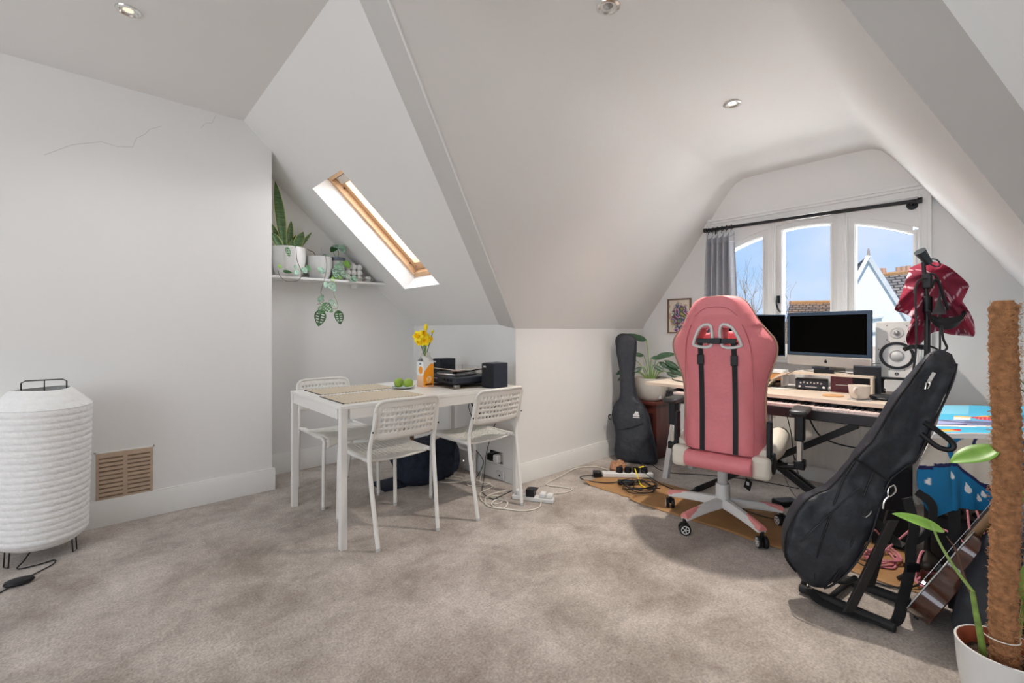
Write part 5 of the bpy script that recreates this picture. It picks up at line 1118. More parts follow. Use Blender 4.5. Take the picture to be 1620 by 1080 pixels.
def stp(px, py, D):  # point on a plane facing the room at the stand's distance
    r = (px-810)/720*D; return Vector((.738*r+.675*D, -.675*r+.738*D, 1.125-(py-521)/720*D))
out1 = [(1440, 424), (1450, 419), (1462, 415), (1476, 414), (1490, 417), (1502, 423), (1513, 431), (1524, 441), (1533, 451), (1530, 460), (1525, 470), (1519, 481), (1513, 491), (1505, 478), (1497, 474), (1490, 482), (1480, 494), (1468, 500), (1459, 508), (1448, 505), (1440, 500), (1429, 495), (1416, 490), (1421, 478), (1427, 462), (1432, 446), (1436, 434)]
out2 = [(1446, 440), (1462, 430), (1480, 428), (1500, 440), (1514, 462), (1521, 475), (1530, 488), (1537, 500), (1541, 514), (1541, 531), (1530, 531), (1515, 530), (1500, 528), (1485, 524), (1473, 527), (1463, 535), (1455, 545), (1445, 553), (1437, 546), (1434, 536), (1437, 522), (1441, 508), (1445, 490), (1443, 465)]
def cloth(outline, C, D, seed, amp, back=0):
    n = len(outline)*6; P_ = smooth_pts([(x, y, 0) for x, y in outline], 6, True); m = MB(); v = []
    rows = 22
    for i in range(rows+1):
        t = i/rows
        for j, p in enumerate(P_):
            a = 2*PI*j/n; x = C[0]+(p.x-C[0])*t; y = C[1]+(p.y-C[1])*t
            dd = D+back*t+amp*math.sin(a*4+seed)*t**1.5+amp*.6*math.sin(a*9+seed*2)*t**2+(.11*math.cos(a)**2-.03)*t*t+.012
            v.append(stp(x, y, dd))
    L = len(P_)
    return m.add(v, [(i*L+j, i*L+(j+1) % L, (i+1)*L+(j+1) % L, (i+1)*L+j) for i in range(rows) for j in range(L)])
def plaid(rot):
    def f(p, i):
        c, s_ = math.cos(rot), math.sin(rot); r = (p-Vector((2.77, .25, 1.2))).dot(cr_); z = p.z-1.2
        r += .006*noise.noise(p*9); z += .006*noise.noise(p*8+Vector((5, 0, 0)))
        a, b = r*c+z*s_, -r*s_+z*c
        da = abs((a/.10) % 1-.5)*.10; db = abs((b/.10) % 1-.5)*.10
        if da < .0030 or db < .0030: return hexc('#d9b3bd')
        return hexc('#8b1535') if (int(math.floor(a/.10+.5))+int(math.floor(b/.10+.5))) % 2 else hexc('#7a1733')
    return f
shirt = thing('plaid_shirt', tuple(stp(1478, 415, 2.03)), 'dark red shirt with white check lines hung over the microphone stand', 'shirt')
shm = mat('checked_cotton', (1, 1, 1), .85, var=.05, scale=30, attr=True, bump=.15, bscale=300)
def cobj(name, m, rot):
    base = shirt.location.copy(); pf_ = plaid(rot); m.xf(Matrix.Translation(-base)); return obj(name, m, shm, shirt, solid=.0025, ang=80, paint=lambda p, i: pf_(p+base, i), recalc=False)
cobj('body_panel', cloth(out2, (1480, 445), 2.078, 1.3, .030, .035), .15); cobj('shoulder_panel', cloth(out1, (1476, 430), 2.070, .4, .026), .75)
hp = thing('headphones', tuple(stp(1490, 500, 2.02)), 'black headphones hanging over the checked shirt on the stand', 'headphones')
m = MB(); P0 = hp.location
m.tube([stp(1473, 455, 2.02)-P0, stp(1480, 442, 2.0)-P0, stp(1487, 452, 2.0)-P0, stp(1494, 474, 2.0)-P0, stp(1500, 490, 2.0)-P0], .006, 8, k=5); obj('headband', m, blackm, hp)
m = MB(); m.loft([[stp(1486+s_*dx*.9, 497-(1-dx*dx*.0035)*34*t, 2.0+.02*t)-P0 for dx in (-13, -9, -4, 0, 4, 9, 13)]+[stp(1486+s_*dx*.9, 497-(1-dx*dx*.0035)*34*t, 2.04+.02*t)-P0 for dx in (13, 9, 4, 0, -4, -9, -13)] for t, s_ in ((0, 1), (.4, .9), (.8, .55), (1, .2))]); obj('grey_ear_cup', m, mat('dark_grey_pad', (.05, .05, .055), .6), hp)
m = MB(); rr = []
for i in range(17):
    a = PI*i/16; c = stp(1497-28*math.cos(a), 492+20*math.sin(a), 2.02)-P0; w_ = .006+.026*math.sin(a)
    rr.append([c+Vector((0, 0, w_))*.9, c+CF*.012, c-Vector((0, 0, w_))*.9, c-CF*.012])
m.loft(rr); obj('padded_cup', m, blackm, hp, bev=.003)
cable('microphone_cable', [tuple(stp(*p)) for p in ((1466, 440, 2.03), (1453, 444, 2.02), (1448, 462, 2.02), (1449, 500, 2.02), (1449, 550, 1.99), (1444, 590, 2.0), (1440, 600, 2.0))], .0042, cableb, 'black cable looping down the left side of the checked shirt')
cable('microphone_cable', [tuple(stp(*p)) for p in ((1474, 432, 2.03), (1484, 440, 2.02), (1487, 470, 2.02), (1487, 520, 2.02), (1487, 548, 2.02), (1486, 568, 2.04))], .0038, cableb, 'black cable hanging straight down right of the stand pole')
cable('microphone_cable', [tuple(stp(*p)) for p in ((1490, 515, 1.99), (1492, 535, 2.0), (1498, 550, 2.0), (1490, 555, 2.0), (1478, 550, 2.02), (1470, 547, 2.04))], .0045, cableb, 'short black cable hooked from the headphones back to the stand clamp')
# ================================================================ TABLE WITH THE BEACH TOWEL
ct = thing('covered_table', (2.95, .0, 0), 'low black table hidden under the colourful beach towel', 'table')
TT = .712
poly = [(2.43, .195), (3.36, .235), (3.62, -.02), (3.75, -.165), (2.80, -.165)]
obj('tabletop', wl_(ct, MB().prism(poly, TT-.03, TT)), blackm, ct)
for x, y in ((2.56, .15), (3.3, .18), (2.86, -.12), (3.60, -.12)): obj('leg', wl_(ct, MB().box(x-.018, x+.018, y-.018, y+.018, 0, TT-.0305)), blackm, ct)
PA, PB = Vector((2.425, .200, 0)), Vector((2.795, -.17, 0)); LE = Vector((3.36, .24, 0)); RE = Vector((3.75, -.17, 0))
ed = (PB-PA).normalized(); outn = Vector((ed.y, -ed.x, 0)); outn = outn if outn.dot(CF) > 0 else -outn
teal = hexc('#0f72a6'); navy = hexc('#1b1f52'); cream = hexc('#cfc9bf'); whiteC = hexc('#e6e6e6'); cyan = hexc('#4cb9df'); lav = hexc('#aab2dc'); red = hexc('#d3304a'); yel = hexc('#f0c05a')
def arcband(u, h, cu_, ch_, R, w, a0, a1, sx=1.0):
    dx, dy = (u-cu_)/sx, h-ch_; r = math.hypot(dx, dy); a = math.atan2(-dy, dx)
    k = (a-a0)/(a1-a0)
    if not 0 <= k <= 1: return False
    return abs(r-R) < w*math.sin(PI*(.08+.84*k))**.8
def towel_front(u, h):
    # u metres right of the corner, h metres below the edge; swell line
    line = .090+.055*math.exp(-((u-.115)/.06)**2*0)+(.0 if u < .03 else 0)
    L = .088 if u < .03 else (.082 if u < .075 else min(.150, .082+(u-.075)*.75) if u < .17 else .150-.035*math.sin((u-.17)/.16*PI) if u < .33 else .15-.03*math.sin(u*14))
    if u < .0: L = .10+.25*(-u)
    for (du, dh, s_) in ((.060, .115, .016), (.115, .155, .019), (-.03, .165, .02), (.155, .168, .013), (.145, .180, .014), (-.008, .20, .010), (.01, .13, .013), (.26, .17, .016), (.36, .2, .014)):
        dx = (u-du)-.25*(h-dh); dy = h-dh
        ww = s_*.45*(1-max(0, -dy/s_)*.95) if dy < 0 else s_*.45*math.sqrt(max(0, 1-(dy/(s_*.55))**2))
        if -s_ < dy < s_*.55 and abs(dx) < ww and h > L: return whiteC
    if h > L+.006: return teal
    if h > L-.004: return navy
    if h < .012: return whiteC
    for (cx, cy, R, w, a0, a1, sx) in ((.098, .050, .040, .010, 1.4, 3.9, 1), (.125, .085, .045, .009, 2.2, 3.9, 1.3), (.155, .030, .022, .004, 1.6, 4.6, 1.2), (.235, .02, .065, .010, 3.6, 5.4, 1.3), (.26, .075, .05, .010, 3.5, 5.2, 1.5), (.20, .055, .09, .004, 3.9, 4.9, 1.5), (.32, .045, .06, .012, 1.3, 3.3, 1), (.30, .11, .07, .009, 3.6, 5.0, 1.3), (.0, .06, .03, .008, 2.6, 4.4, 1.2), (.42, .04, .06, .011, 1.3, 3.6, 1), (.40, .1, .07, .010, 3.6, 5.2, 1.2)):
        for q in (0, 2*PI):
            if arcband(u, h, cx, cy, R, w, a0-q, a1-q, sx): return teal if w > .006 else navy
    return cream if u > 0 else whiteC
def towel_top(s_, v):  # v metres back from the front edge
    w_ = .012*math.sin(s_*14)+.01*math.sin(s_*31+1)
    if v < .015: return whiteC
    if .05 < v < .11 and .0 < s_ < .10: return red if v-.05 > .03*math.sin(s_*40)+.02 else yel
    if v < .17+w_: return cyan 
    if v < .21+w_: return whiteC
    if v < .33+w_: return lav if not (.235 < v < .25 and s_ < .12) else navy
    if v < .36+w_: return hexc('#8d94c9')
    if .38 < v < .55 and .13 < s_ < .34 and abs(v-.46) < .085*math.sin(PI*(s_-.13)/.21)**.7: return yel if v > .49 else (red if math.sin(s_*180)*math.sin(v*160) < .8 else whiteC)
    if .38 < v < .50 and .06 < s_ < .13: return whiteC if v < .46 else yel
    if .40 < v < .50 and .37 < s_ < .55: return red
    return cyan if v < .56 or s_ > .12 else hexc('#7fcbe6')
m = MB(); cols_t = []
nu, nv = 150, 90
L1 = (PB-PA).length
for j in range(nv+1):   # top
    for i in range(nu+1):
        s_ = i/nu; q = j/nv; p = (PA*(1-s_)+PB*s_)*(1-q)+(LE*(1-s_)+RE*s_)*q
        e = .005+.003*noise.noise(Vector((p.x*8, p.y*8, 0))); m.v.append((p.x, p.y, TT+e)); cols_t.append(towel_top(s_*L1, q*.93))
for j in range(nv):
    for i in range(nu): a = j*(nu+1)+i; m.f.append([a, a+1, a+nu+2, a+nu+1]); m.mi.append(0)
def skirt_pt(u, h):
    # perimeter: u<0 runs back along the left edge, u>0 along the front edge
    k = min(1, h/.05)
    ledir = (LE-PA).normalized(); nl = Vector((-ledir.y, ledir.x, 0)); 
    cornern = (outn*.35-ed*.95).normalized()
    if u >= .0: p = PA+ed*u; n_ = outn*(1-max(0, 1-u/.05))+cornern*max(0, 1-u/.05)
    else: p = PA+ledir*(-u); n_ = nl*min(1, -u/.04)+cornern*max(0, 1+u/.04)
    fl = .008*k+(.19*h/.30*max(0, 1-abs(u)/.05)*(1 if h < .13 else max(0, 1-(h-.13)/.19)) if True else 0)+.012*math.sin(u*38)*h/.3+.006*math.sin(u*90+2)*h/.3
    zz = TT+.005-h
    return p+n_*fl+Vector((0, 0, zz))
U0, U1 = -.20, L1; nh = 110; nuu = 300; off = len(m.v)
for j in range(nh+1):
    for i in range(nuu+1):
        u = U0+(U1-U0)*i/nuu; hl = .295-.003*math.sin(u*20)+(.04*max(0, 1-abs(u+.0)/.05)) if u > -.05 else .33
        h = hl*j/nh; m.v.append(tuple(skirt_pt(u, h))); cols_t.append(towel_front(u*.76+.02*(u > .01), h*.72))
for j in range(nh):
    for i in range(nuu): a = off+j*(nuu+1)+i; m.f.append([a, a+1, a+nuu+2, a+nuu+1]); m.mi.append(0)
obj('beach_towel', m, mat('towel_terry', (1, 1, 1), .9, var=.04, scale=80, attr=True, bump=.2, bscale=500), cat='towel', label='blue beach towel with a wave pattern draped over the table', solid=.003, ang=80, paint=lambda p, i: cols_t[i] if i < len(cols_t) else teal, recalc=False, offs=0)
# amplifiers and cables below
am = thing('guitar_amplifier', (3.10, .07, 0), 'black guitar amplifier standing in the shadow under the towel table', 'amplifier', .1)
obj('cabinet', MB().box(-.14, .20, -.20, .20, .0, .33), mat('amp_tolex', (.012, .012, .013), .7, var=.3, scale=90, bump=.3), am, bev=.006); obj('speaker_grille', MB().box(-.147, -.1405, -.17, .17, .03, .24), MATS['speaker_cloth'], am)
obj('control_panel', MB().box(-.149, -.1405, -.18, .18, .255, .32), mat('amp_panel', (.10, .09, .08), .4, metal=.5), am)
for i in range(7): obj('knob', MB().cyl((-.149, -.15+i*.05, .288), (-.170, -.15+i*.05, .288), .012, n=14), chromem, am)
sa = thing('black_speaker_box', (3.12, .42, 0), 'tall black speaker box on the floor at the desk end', 'speaker', .1); obj('cabinet', MB().box(-.10, .10, -.08, .08, 0, .42), MATS['amp_tolex'], sa, bev=.006); obj('grille', MB().box(-.106, -.1005, -.072, .072, .02, .40), MATS['speaker_cloth'], sa)
pinkc = mat('pink_braided_cable', '#c9808c', .7, var=.25, scale=150)
random.seed(3)
for c_, (cx, cy, r0, n_) in enumerate([(2.82, .42, .085, 4), (2.72, .22, .09, 3)]):
    pts = []
    for i in range(n_*8): a = i*PI/4; r = r0*(1+.25*math.sin(i*1.7)); pts.append((cx+r*1.0*math.cos(a), cy+r*.75*math.sin(a), .012+.006*(i//8)+(.10*max(0, math.sin(a+.6))**2 if i > n_*8-9 else 0)))
    cable('pink_cable', pts, .0048, pinkc, ['heap of coiled pink cable left of the domed stand base', 'coiled pink cable right of the domed stand base'][c_], k=5)
cable('pink_cable', [(2.75, .44, .02), (2.82, .36, .12), (2.86, .28, .205), (2.84, .16, .20), (2.80, .08, .10), (2.76, .05, .02)], .0048, pinkc, 'pink cable arching up behind the stand pole', k=8)
cable('pink_cable', [(2.93, .10, .31), (2.90, .08, .24), (2.86, .05, .16), (2.80, .04, .06), (2.74, .02, .012), (2.80, -.05, .01)], .0048, pinkc, 'pink cable dropping down from the amplifier controls', k=6)
cable('pink_cable', [(2.94, .13, .30), (2.89, .12, .22), (2.84, .10, .14), (2.78, .10, .05), (2.72, .12, .012)], .0044, pinkc, 'second pink cable hanging beside the first below the amplifier', k=6)
cable('foreground_cable', [(2.50, .48, .010), (2.54, .40, .008), (2.56, .33, .008), (2.62, .27, .02), (2.70, .24, .05)], .0045, cableb, 'black lead lying on the carpet in front of the domed stand base')
random.seed(9)
cable('wire_tangle', [(2.72+.09*math.cos(i*1.1)+.01*i*.3, .50+.07*math.sin(i*1.3), .010+.03*abs(math.sin(i*.9))) for i in range(22)], .0018, cableb, 'tangle of thin black wires on the boards behind the guitar stand', k=5)
# ================================================================ ELECTRIC GUITAR LEANING ON THE TABLE
g0 = Vector((2.345, .275, .03))+CF*.05; g1 = Vector((2.60, -.045, .61))+CF*.06; vd = Vector((-g0.x, -g0.y, 1.1)).normalized()
zg = (g1-g0).normalized(); xg = -(vd-zg*vd.dot(zg)).normalized(); yg = zg.cross(xg)
Mq = Matrix((xg, yg, zg)).transposed().to_4x4(); Mq.translation = g0+xg*.03
eg = place('electric_guitar', Mq, 'glossy brown hollow guitar seen edge-on, leaning beside the plant', 'guitar')
def gout(s_=.95):
    pts = []
    ctl = [(0, .0), (.075, -.012+.015), (.14, .04), (.163, .10), (.150, .16), (.120, .205), (.105, .245), (.118, .29), (.130, .34), (.118, .385), (.085, .41), (.058, .40), (.04, .385), (.028, .40), (.0, .405)]
    R_ = smooth_pts([(a, b, 0) for a, b in ctl], 4); L_ = [Vector((-p.x, p.y, 0)) for p in R_][::-1]
    return [(p.x*s_, p.y*.93) for p in R_]+[(p.x*s_, p.y*.93) for p in L_[1:-1]]
ol = gout(); m = MB(); m.prism(ol, -.035, .035, 'y'); obj('body', m, redbrown, eg, bev=.010)
m = MB().prism([(x*1.012, z*1.0+(.2-z)*-.008) for x, z in ol], .030, .037, 'y'); obj('front_top', m, mat('black_gloss_top', (.01, .009, .009), .12), eg, bev=.001)
m = MB().tube([(x*1.016, .034, z) for x, z in ol], .0024, 6, closed=True); obj('white_binding', m, ceramg, eg)
m = MB().loft([[Vector((x, y, z)) for x, y in ((-w, .030), (w, .030), (w, .016), (w*.6, .006-d), (-w*.6, .006-d), (-w, .016))] for z, w, d in ((.34, .032, .012), (.40, .031, .004), (.62, .028, .002), (.84, .021, 0))]); m.xf(Matrix.Translation((0, .012, 0))); obj('neck', m, maple, eg, ang=60)
obj('fretboard', MB().box(-.026, .026, .0425, .048, .36, .84), mat('rosewood_board', '#2e1d16', .5, var=.2), eg)
obj('headstock', MB().prism([(-.024, .84), (.024, .84), (.036, .87), (.032, .96), (-.032, .96), (-.036, .87)], .02, .036, 'y'), redbrown, eg, bev=.003)
m = MB()
for i in range(6): m.tube([(-.02+.008*i, .052, .12), (-.017+.0068*i, .051, .84)], .0006, 4)
obj('strings', m, steelm, eg)
obj('bridge', MB().cbox((0, .046, .12), (.09, .016, .018)), chromem, eg, bev=.003)
for z in (.20, .30): obj('pickup', MB().cbox((0, .043, z), (.085, .012, .035)), blackm, eg, bev=.003)
obj('strap_button', MB().cyl((0, 0, -.001), (0, 0, -.012), .007), blackm, eg)
m = MB().tube([(.06, -.03, .36), (.085, -.045, .40), (.06, -.05, .47), (.035, -.03, .50)], .008, 8, k=5); m.xf(Matrix.Scale(1, 4)); obj('leather_strap', m, mat('dark_brown_strap', '#3b2b25', .6, var=.25), eg)
# ================================================================ BLACK BAG AT THE RIGHT
Mb = frame((2.27, .055, .05), (2.585, -.10, .64), CF+Vector((.738, -.675, 0))*.35)
b2 = place('black_instrument_bag', Mb, 'black fabric instrument bag leaning behind the moss pole plant pot', 'instrument bag')
secs2 = [(-.04, -.10, .12, .08), (.0, -.135, .15, .13), (.08, -.14, .16, .15), (.2, -.12, .16, .15), (.35, -.09, .15, .13), (.5, -.05, .12, .11), (.62, -.02, .09, .08), (.68, .02, .05, .04)]
obj('bag_body', loftbag(MB(), secs2, n=36, e=3.6, noise_a=.012, seed=9.1), fabm, b2, ang=75)
m = MB().box(-.135, -.075, -.072, -.069, .02, .034).box(-.135, -.075, -.072, -.069, .040, .050); m.xf(Matrix.Rotation(.25, 4, 'Y')); obj('reflective_strip', m, mat('reflective_grey', '#a9a9a6', .3), b2)
m = MB().tube([(-.03, -.055, .44), (.0, -.09, .40), (.03, -.09, .36), (.04, -.065, .33)], .006, 8, k=4); obj('grab_loop', m, speakm, b2)
# ================================================================ MOSS POLE PLANT
mp_ = thing('moss_pole_plant', (1.845, .008, 0), 'climbing plant on a tall coir moss pole in a white pot at the right edge', 'potted plant')
m = MB().lathe([(.001, 0), (.066, 0), (.074, .01), (.096, .17), (.101, .242), (.102, .249), (.097, .250), (.095, .242), (.088, .185), (.001, .182)], 64); obj('pot', m, ceram, mp_, ang=50)
m = MB().lathe([(.0938, .242), (.0968, .2485), (.0955, .2495), (.092, .241), (.0865, .186), (.088, .186)], 64); obj('terracotta_liner', m, mat('terracotta', '#9c4f33', .7, var=.12), mp_)
def soilf(u, v):
    a = 2*PI*u; r = .0895*v; return (r*math.cos(a), r*math.sin(a), .206+.010*noise.noise(Vector((r*math.cos(a)*40, r*math.sin(a)*40, 0)))+.006*noise.noise(Vector((r*math.cos(a)*110, r*math.sin(a)*110, 0))))
obj('soil', MB().grid(soilf, 64, 16, True), soil, mp_)
pr = []; v = []; NR = 170; NA = 40
for i in range(NR+1):
    z = .19+1.015*i/NR
    for j in range(NA):
        a = 2*PI*j/NA; cx, cy = -.006*math.sin(i*.03)+.012*(1-i/NR)*.5, .004*math.sin(i*.05)
        r = .0285+.0018*math.sin(z*330+a)+.0035*noise.noise(Vector((math.cos(a)*4, math.sin(a)*4, z*30)))+.0016*noise.noise(Vector((math.cos(a)*16, math.sin(a)*16, z*120)))
        if i > NR-3: r *= (NR-i+.6)/3.6*.4+.6
        v.append((cx+r*math.cos(a), cy+r*math.sin(a), z))
m = MB().add(v, [(i*NA+j, i*NA+(j+1) % NA, (i+1)*NA+(j+1) % NA, (i+1)*NA+j) for i in range(NR) for j in range(NA)]+[tuple(NR*NA+j for j in range(NA))]); pole = obj('moss_pole', m, coir, mp_, ang=60)
m = MB(); random.seed(21)
for k in range(2600):
    z = .20+1.0*random.random(); a = 2*PI*random.random(); r = .028; L_ = .012+.022*random.random(); da = (random.random()-.5)*1.3; dz = (random.random()-.5)*.022; o_ = .002+.010*random.random()**3
    p0 = Vector((r*math.cos(a)+.006, r*math.sin(a), z)); p1 = Vector(((r+o_)*math.cos(a+da*.35)+.006, (r+o_)*math.sin(a+da*.35), z+dz*.5)); p2 = Vector(((r+o_*.5)*math.cos(a+da*.8)+.006, (r+o_*.5)*math.sin(a+da*.8), z+dz))
    m.tube([p0, p1, p2], .00045, 3, cap=False)
obj('loose_fibres', m, mat('golden_fibre', '#b98a5c', .8, var=.35), pole, kind='stuff', recalc=False)
m = MB().tube([(.037*math.cos(a)-.014*(1 if math.cos(a) < 0 else 0), .037*math.sin(a)+.008, .285) for a in [2*PI*i/20 for i in range(20)]], .0015, 6, closed=True); obj('string_tie', m, cablew, mp_)
def rel(p): return Vector(p)-mp_.location
# foreground stems and leaves
m = MB().tube([(-.012, .042, .20), (-.03, .045, .26), (-.045, .055, .34), (-.05, .062, .40)], [.009, .008, .007, .006], 10, k=5); st1 = obj('main_stem', m, mat('thick_green_stem', '#7d9a4b', .5, var=.3, scale=40), mp_)
m = MB().tube([rel((1.795, .070, .40)), rel((1.775, .105, .46)), rel((1.79, .135, .51)), rel((1.815, .155, .553))], [.0045, .004, .0035, .003], 8, k=6); lf1 = obj('leaf_stalk', m, stemm, mp_)
tipp = rel((1.765, .238, .560)); bp_ = rel((1.83, .128, .535)); leafobj(lf1, bp_, tipp, .026, leafv, bend=(0, 0, .012), up=(-.3, -.3, 1), cup=.35, prof=ovate, n=14, solid=.0012)
m = MB().tube([rel((1.80, .065, .38)), rel((1.79, .085, .43)), rel((1.785, .10, .50)), rel((1.775, .12, .54))], [.006, .004, .003, .001], 8, k=5); obj('dry_sheath', m, mat('brown_sheath', '#5a4030', .7, var=.3), mp_)
leafobj(mp_, rel((1.84, .02, .80)), rel((1.80, .115, .715)), .032, leafv, bend=(0, 0, .03), up=(-.4, -.2, 1), cup=.3, n=12)
obj('leaf_stalk', MB().tube([rel((1.86, .0, .60)), rel((1.855, .02, .72)), rel((1.842, .02, .80))], .003, 8, k=5), stemm, mp_)
for (b, t_, w) in (((.03, -.02, .40), (.07, -.07, .52), .02), ((.05, -.05, .55), (.055, -.045, .42), .022), ((.04, -.05, .25), (.03, -.035, .40), .010), ((.05, -.035, .68), (.06, -.06, .60), .02), ((.05, -.04, .42), (.03, -.02, .37), .016), ((.05, -.045, .80), (.065, -.05, .70), .022)):
    leafobj(mp_, b, t_, w, leafv, bend=(0, 0, .01), up=(-.7, -.6, .3), cup=.2)
obj('side_stem', MB().tube([(.03, -.02, .23), (.045, -.035, .38), (.05, -.045, .55), (.045, -.045, .70), (.05, -.04, .84)], .0045, 8, k=5), stemm, mp_)
t = thing('small_green_plant', (3.30, -.12, TT+.006), 'small green plant just visible behind the moss pole on the towel table', 'potted plant')
obj('pot', MB().lathe([(.001, 0), (.04, 0), (.05, .06), (.046, .06), (.001, .05)], 24), ceramg, t)
for k in range(9):
    a = k*.7; leafobj(t, (0, 0, .05), (.11*math.cos(a), .11*math.sin(a), .10+.03*(k % 3)), .018, leafd, bend=(0, 0, .03), up=(0, 0, 1))
# ================================================================ OUTSIDE THE WINDOW
rend = mat('white_render', '#d9dcdd', .8, var=.03, scale=3, bump=.1, bscale=8)
def tiles(name, c1, c2):
    m = bpy.data.materials.new(name); m.use_nodes = True; nt = m.node_tree; b = nt.nodes['Principled BSDF']; br = N(nt, 'ShaderNodeTexBrick'); tc = N(nt, 'ShaderNodeTexCoord'); nt.links.new(tc.outputs['UV'], br.inputs[0])
    br.inputs['Color1'].default_value = (*hexc(c1), 1); br.inputs['Color2'].default_value = (*hexc(c2), 1); br.inputs['Mortar'].default_value = (*hexc('#2f2c2b'), 1); br.inputs['Scale'].default_value = 1; br.inputs['Mortar Size'].default_value = .025
    br.inputs['Brick Width'].default_value = .30; br.inputs['Row Height'].default_value = .16; nt.links.new(br.outputs[0], b.inputs['Base Color']); b.inputs['Roughness'].default_value = .85; return m
t1 = tiles('slate_roof_tiles', '#6f6a66', '#8a8078'); t2 = tiles('clay_roof_tiles', '#6b5b50', '#8b6f55')
def roofquad(name, p, mt, parent):
    P_ = [Vector(q)-parent.location for q in p]; me = bpy.data.meshes.new(name); me.from_pydata([tuple(q) for q in P_], [], [(0, 1, 2, 3)]); uv = me.uv_layers.new(name='UVMap')
    w = (P_[1]-P_[0]).length; h = (P_[3]-P_[0]).length
    for i, c in enumerate([(0, 0), (w, 0), (w, h), (0, h)]): uv.data[i].uv = c
    me.materials.append(mt); o = bpy.data.objects.new(name, me); COL.objects.link(o); o.parent = parent; sd = o.modifiers.new('solidify', 'SOLIDIFY'); sd.thickness = .08; return o
h1 = thing('neighbour_house', (18.0, 2.9, -4), 'white gabled house with a grey tiled roof beyond the right window light', 'house', 0)
gl = Vector((18.6, 2.02, 0)); gr_ = Vector((16.9, 3.95, 0)); apx = Vector((17.6, 2.95, 3.32))
def pj2(px, py, D): r = (px-810)/720*D; return Vector((.738*r+.675*D, -.675*r+.738*D, 1.125-(py-521)/720*D))
A_, B_, C_ = pj2(1373, 408, 14), pj2(1305, 532, 14), pj2(1452, 532, 14)
dn = Vector((.93, .30, 0)).normalized()
def h1o(n, m, mt, **k): m.xf(Matrix.Translation(-h1.location)); return obj(n, m, mt, h1, **k)
m = MB(); fr = [A_, C_, C_+Vector((0, 0, -5)), B_+Vector((0, 0, -5)), B_]; m.add(fr+[p+dn*5 for p in fr], [(0, 1, 2, 3, 4), (9, 8, 7, 6, 5)]+[(i, (i+1) % 5, 5+(i+1) % 5, 5+i) for i in range(5)]); h1o('gable_wall', m, rend)
m = MB(); 
for a, b in ((A_, C_), (A_, B_)): m.tube([a-dn*.12+Vector((0, 0, .04)), b-dn*.12+Vector((0, 0, .04))], .07, 4)
h1o('barge_board', m, ceram)
h1o('finial', MB().cyl(A_-dn*.1, A_-dn*.1+Vector((0, 0, .28)), .05, .02, 8), mat('finial_clay', '#9a8a80', .8))
for a, b in ((A_, C_), (B_, A_)): roofquad('roof', [a+dn*.05+Vector((0, 0, .05)), b+dn*.05+Vector((0, 0, .05)), b+dn*5, a+dn*5], t1, h1)
r0, r1 = pj2(1374, 437, 18), pj2(1500, 424, 18); lo0, lo1 = pj2(1425, 560, 15.2), pj2(1540, 560, 15.2)
roofquad('main_roof', [lo0, lo1, r1, r0], t1, h1)
h1o('ridge_tiles', MB().tube([r0, r1], .09, 6), mat('ridge_clay', '#a97f55', .8, var=.2))
for (px, py) in ((1383, 432), (1391, 431), (1398, 431), (1421, 429), (1429, 428), (1437, 427)): c = pj2(px, py+2, 18); h1o('chimney_pot', MB().cyl(c, c+Vector((0, 0, .22)), .09, .08, 10), mat('pot_clay', '#b08a72', .8))
# bay with mouldings left of the gable base
c0, c1 = pj2(1371, 503, 12), pj2(1395, 500, 12); 
m = MB(); m.add([c0, c1, c1+Vector((0, 0, -3)), c0+Vector((0, 0, -3))]+[p+dn*1 for p in (c0, c1, c1+Vector((0, 0, -3)), c0+Vector((0, 0, -3)))], [(0, 1, 2, 3), (7, 6, 5, 4), (0, 4, 5, 1), (1, 5, 6, 2), (3, 2, 6, 7), (0, 3, 7, 4)]); h1o('bay_wall', m, rend)
for z in (0, -.35, -.8, -1.25): h1o('bay_moulding', MB().tube([c0-dn*.05+Vector((0, 0, z)), c1-dn*.05+Vector((0, 0, z))], .06, 6), rend)
c0, c1 = pj2(1392, 514, 13.0), pj2(1455, 520, 12.4); h1o('lower_roof_edge', MB().tube([c0, c1], .05, 6), ceramg)
h2 = thing('far_house', (20.5, 5.4, -4), 'brown tiled roof of a house seen low through the middle window light', 'house')
a, b = pj2(1250, 479, 17), pj2(1318, 478, 17); roofquad('roof', [pj2(1236, 545, 15), pj2(1330, 545, 15), b, a], t2, h2)
m = MB().tube([a, b], .08, 6); m.xf(Matrix.Translation(-h2.location)); obj('ridge_tiles', m, MATS['ridge_clay'], h2)
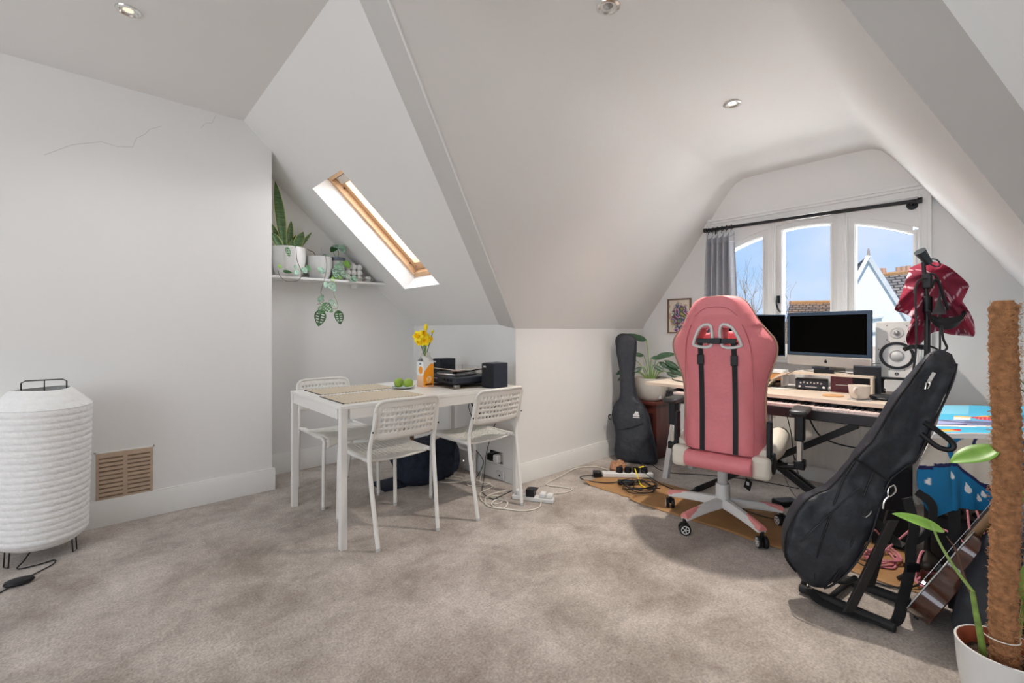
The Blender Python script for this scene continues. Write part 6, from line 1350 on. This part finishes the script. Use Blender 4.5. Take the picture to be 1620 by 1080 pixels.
m = MB(); w0, w1 = pj2(1236, 545, 15), pj2(1330, 545, 15); m.add([w0, w1, w1+Vector((0, 0, -4)), w0+Vector((0, 0, -4))]+[p+dn*3 for p in (w0, w1, w1+Vector((0, 0, -4)), w0+Vector((0, 0, -4)))], [(0, 1, 2, 3), (7, 6, 5, 4), (0, 4, 5, 1), (1, 5, 6, 2), (3, 2, 6, 7), (0, 3, 7, 4)]); m.xf(Matrix.Translation(-h2.location)); obj('wall', m, rend, h2)
bark = mat('bare_bark', '#8d7a66', .9, var=.3, scale=4)
def tree(base, H, seed, label, spread=.5, lean=0):
    random.seed(seed); t = thing('bare_tree', base, label, 'tree'); m = MB(); mt_ = MB()
    def br(mm, p, d, L, r, lv):
        pts = [p]; q = p.copy(); dd = d.copy()
        for i in range(3):
            dd = (dd+Vector((random.uniform(-.16, .16), random.uniform(-.16, .16), random.uniform(-.02, .12)))).normalized(); q = q+dd*L/3; pts.append(q.copy())
        mm.tube(pts, [r, r*.6], 4 if lv > 1 else 6, cap=False)
        if lv < 6:
            for k in range(3 if lv < 5 else 2):
                b_ = pts[random.choice((1, 2, 3))]; e = Vector((random.uniform(-1, 1), random.uniform(-1, 1), random.uniform(.1, .9))).normalized()
                br(mm, b_, (dd*(1-spread)+e*spread).normalized(), L*.70, r*.60, lv+1)
    m.tube([Vector((0, 0, 0)), Vector((0, 0, H*.35))], [.14, .10], 8)
    obj('trunk', m, bark, t)
    for k in range(3): br(mt_, Vector((0, 0, H*.35*(.7+.15*k))), (Vector((random.uniform(-.5, .5), random.uniform(-.5, .5), 1))).normalized(), H*.24, .05, 1)
    obj('branches', mt_, bark, t, recalc=False); return t
tb_ = pj2(1186, 521, 13); tree((tb_.x, tb_.y, -4.5), 7.8, 4, 'bare tree outside the left window light'); tb_ = pj2(1168, 521, 15); tree((tb_.x, tb_.y, -4.5), 9.2, 8, 'taller bare tree beside the curtain outside the left window light')
tb_ = pj2(1258, 521, 19); tree((tb_.x, tb_.y, -4.5), 6.9, 12, 'small bare tree behind the brown roof in the middle window light')
struct('ground_outside', MB().box(4.3, 60, -30, 40, -4.62, -4.55), mat('outside_ground', '#6d7560', .95, var=.2, scale=.5), origin=False)
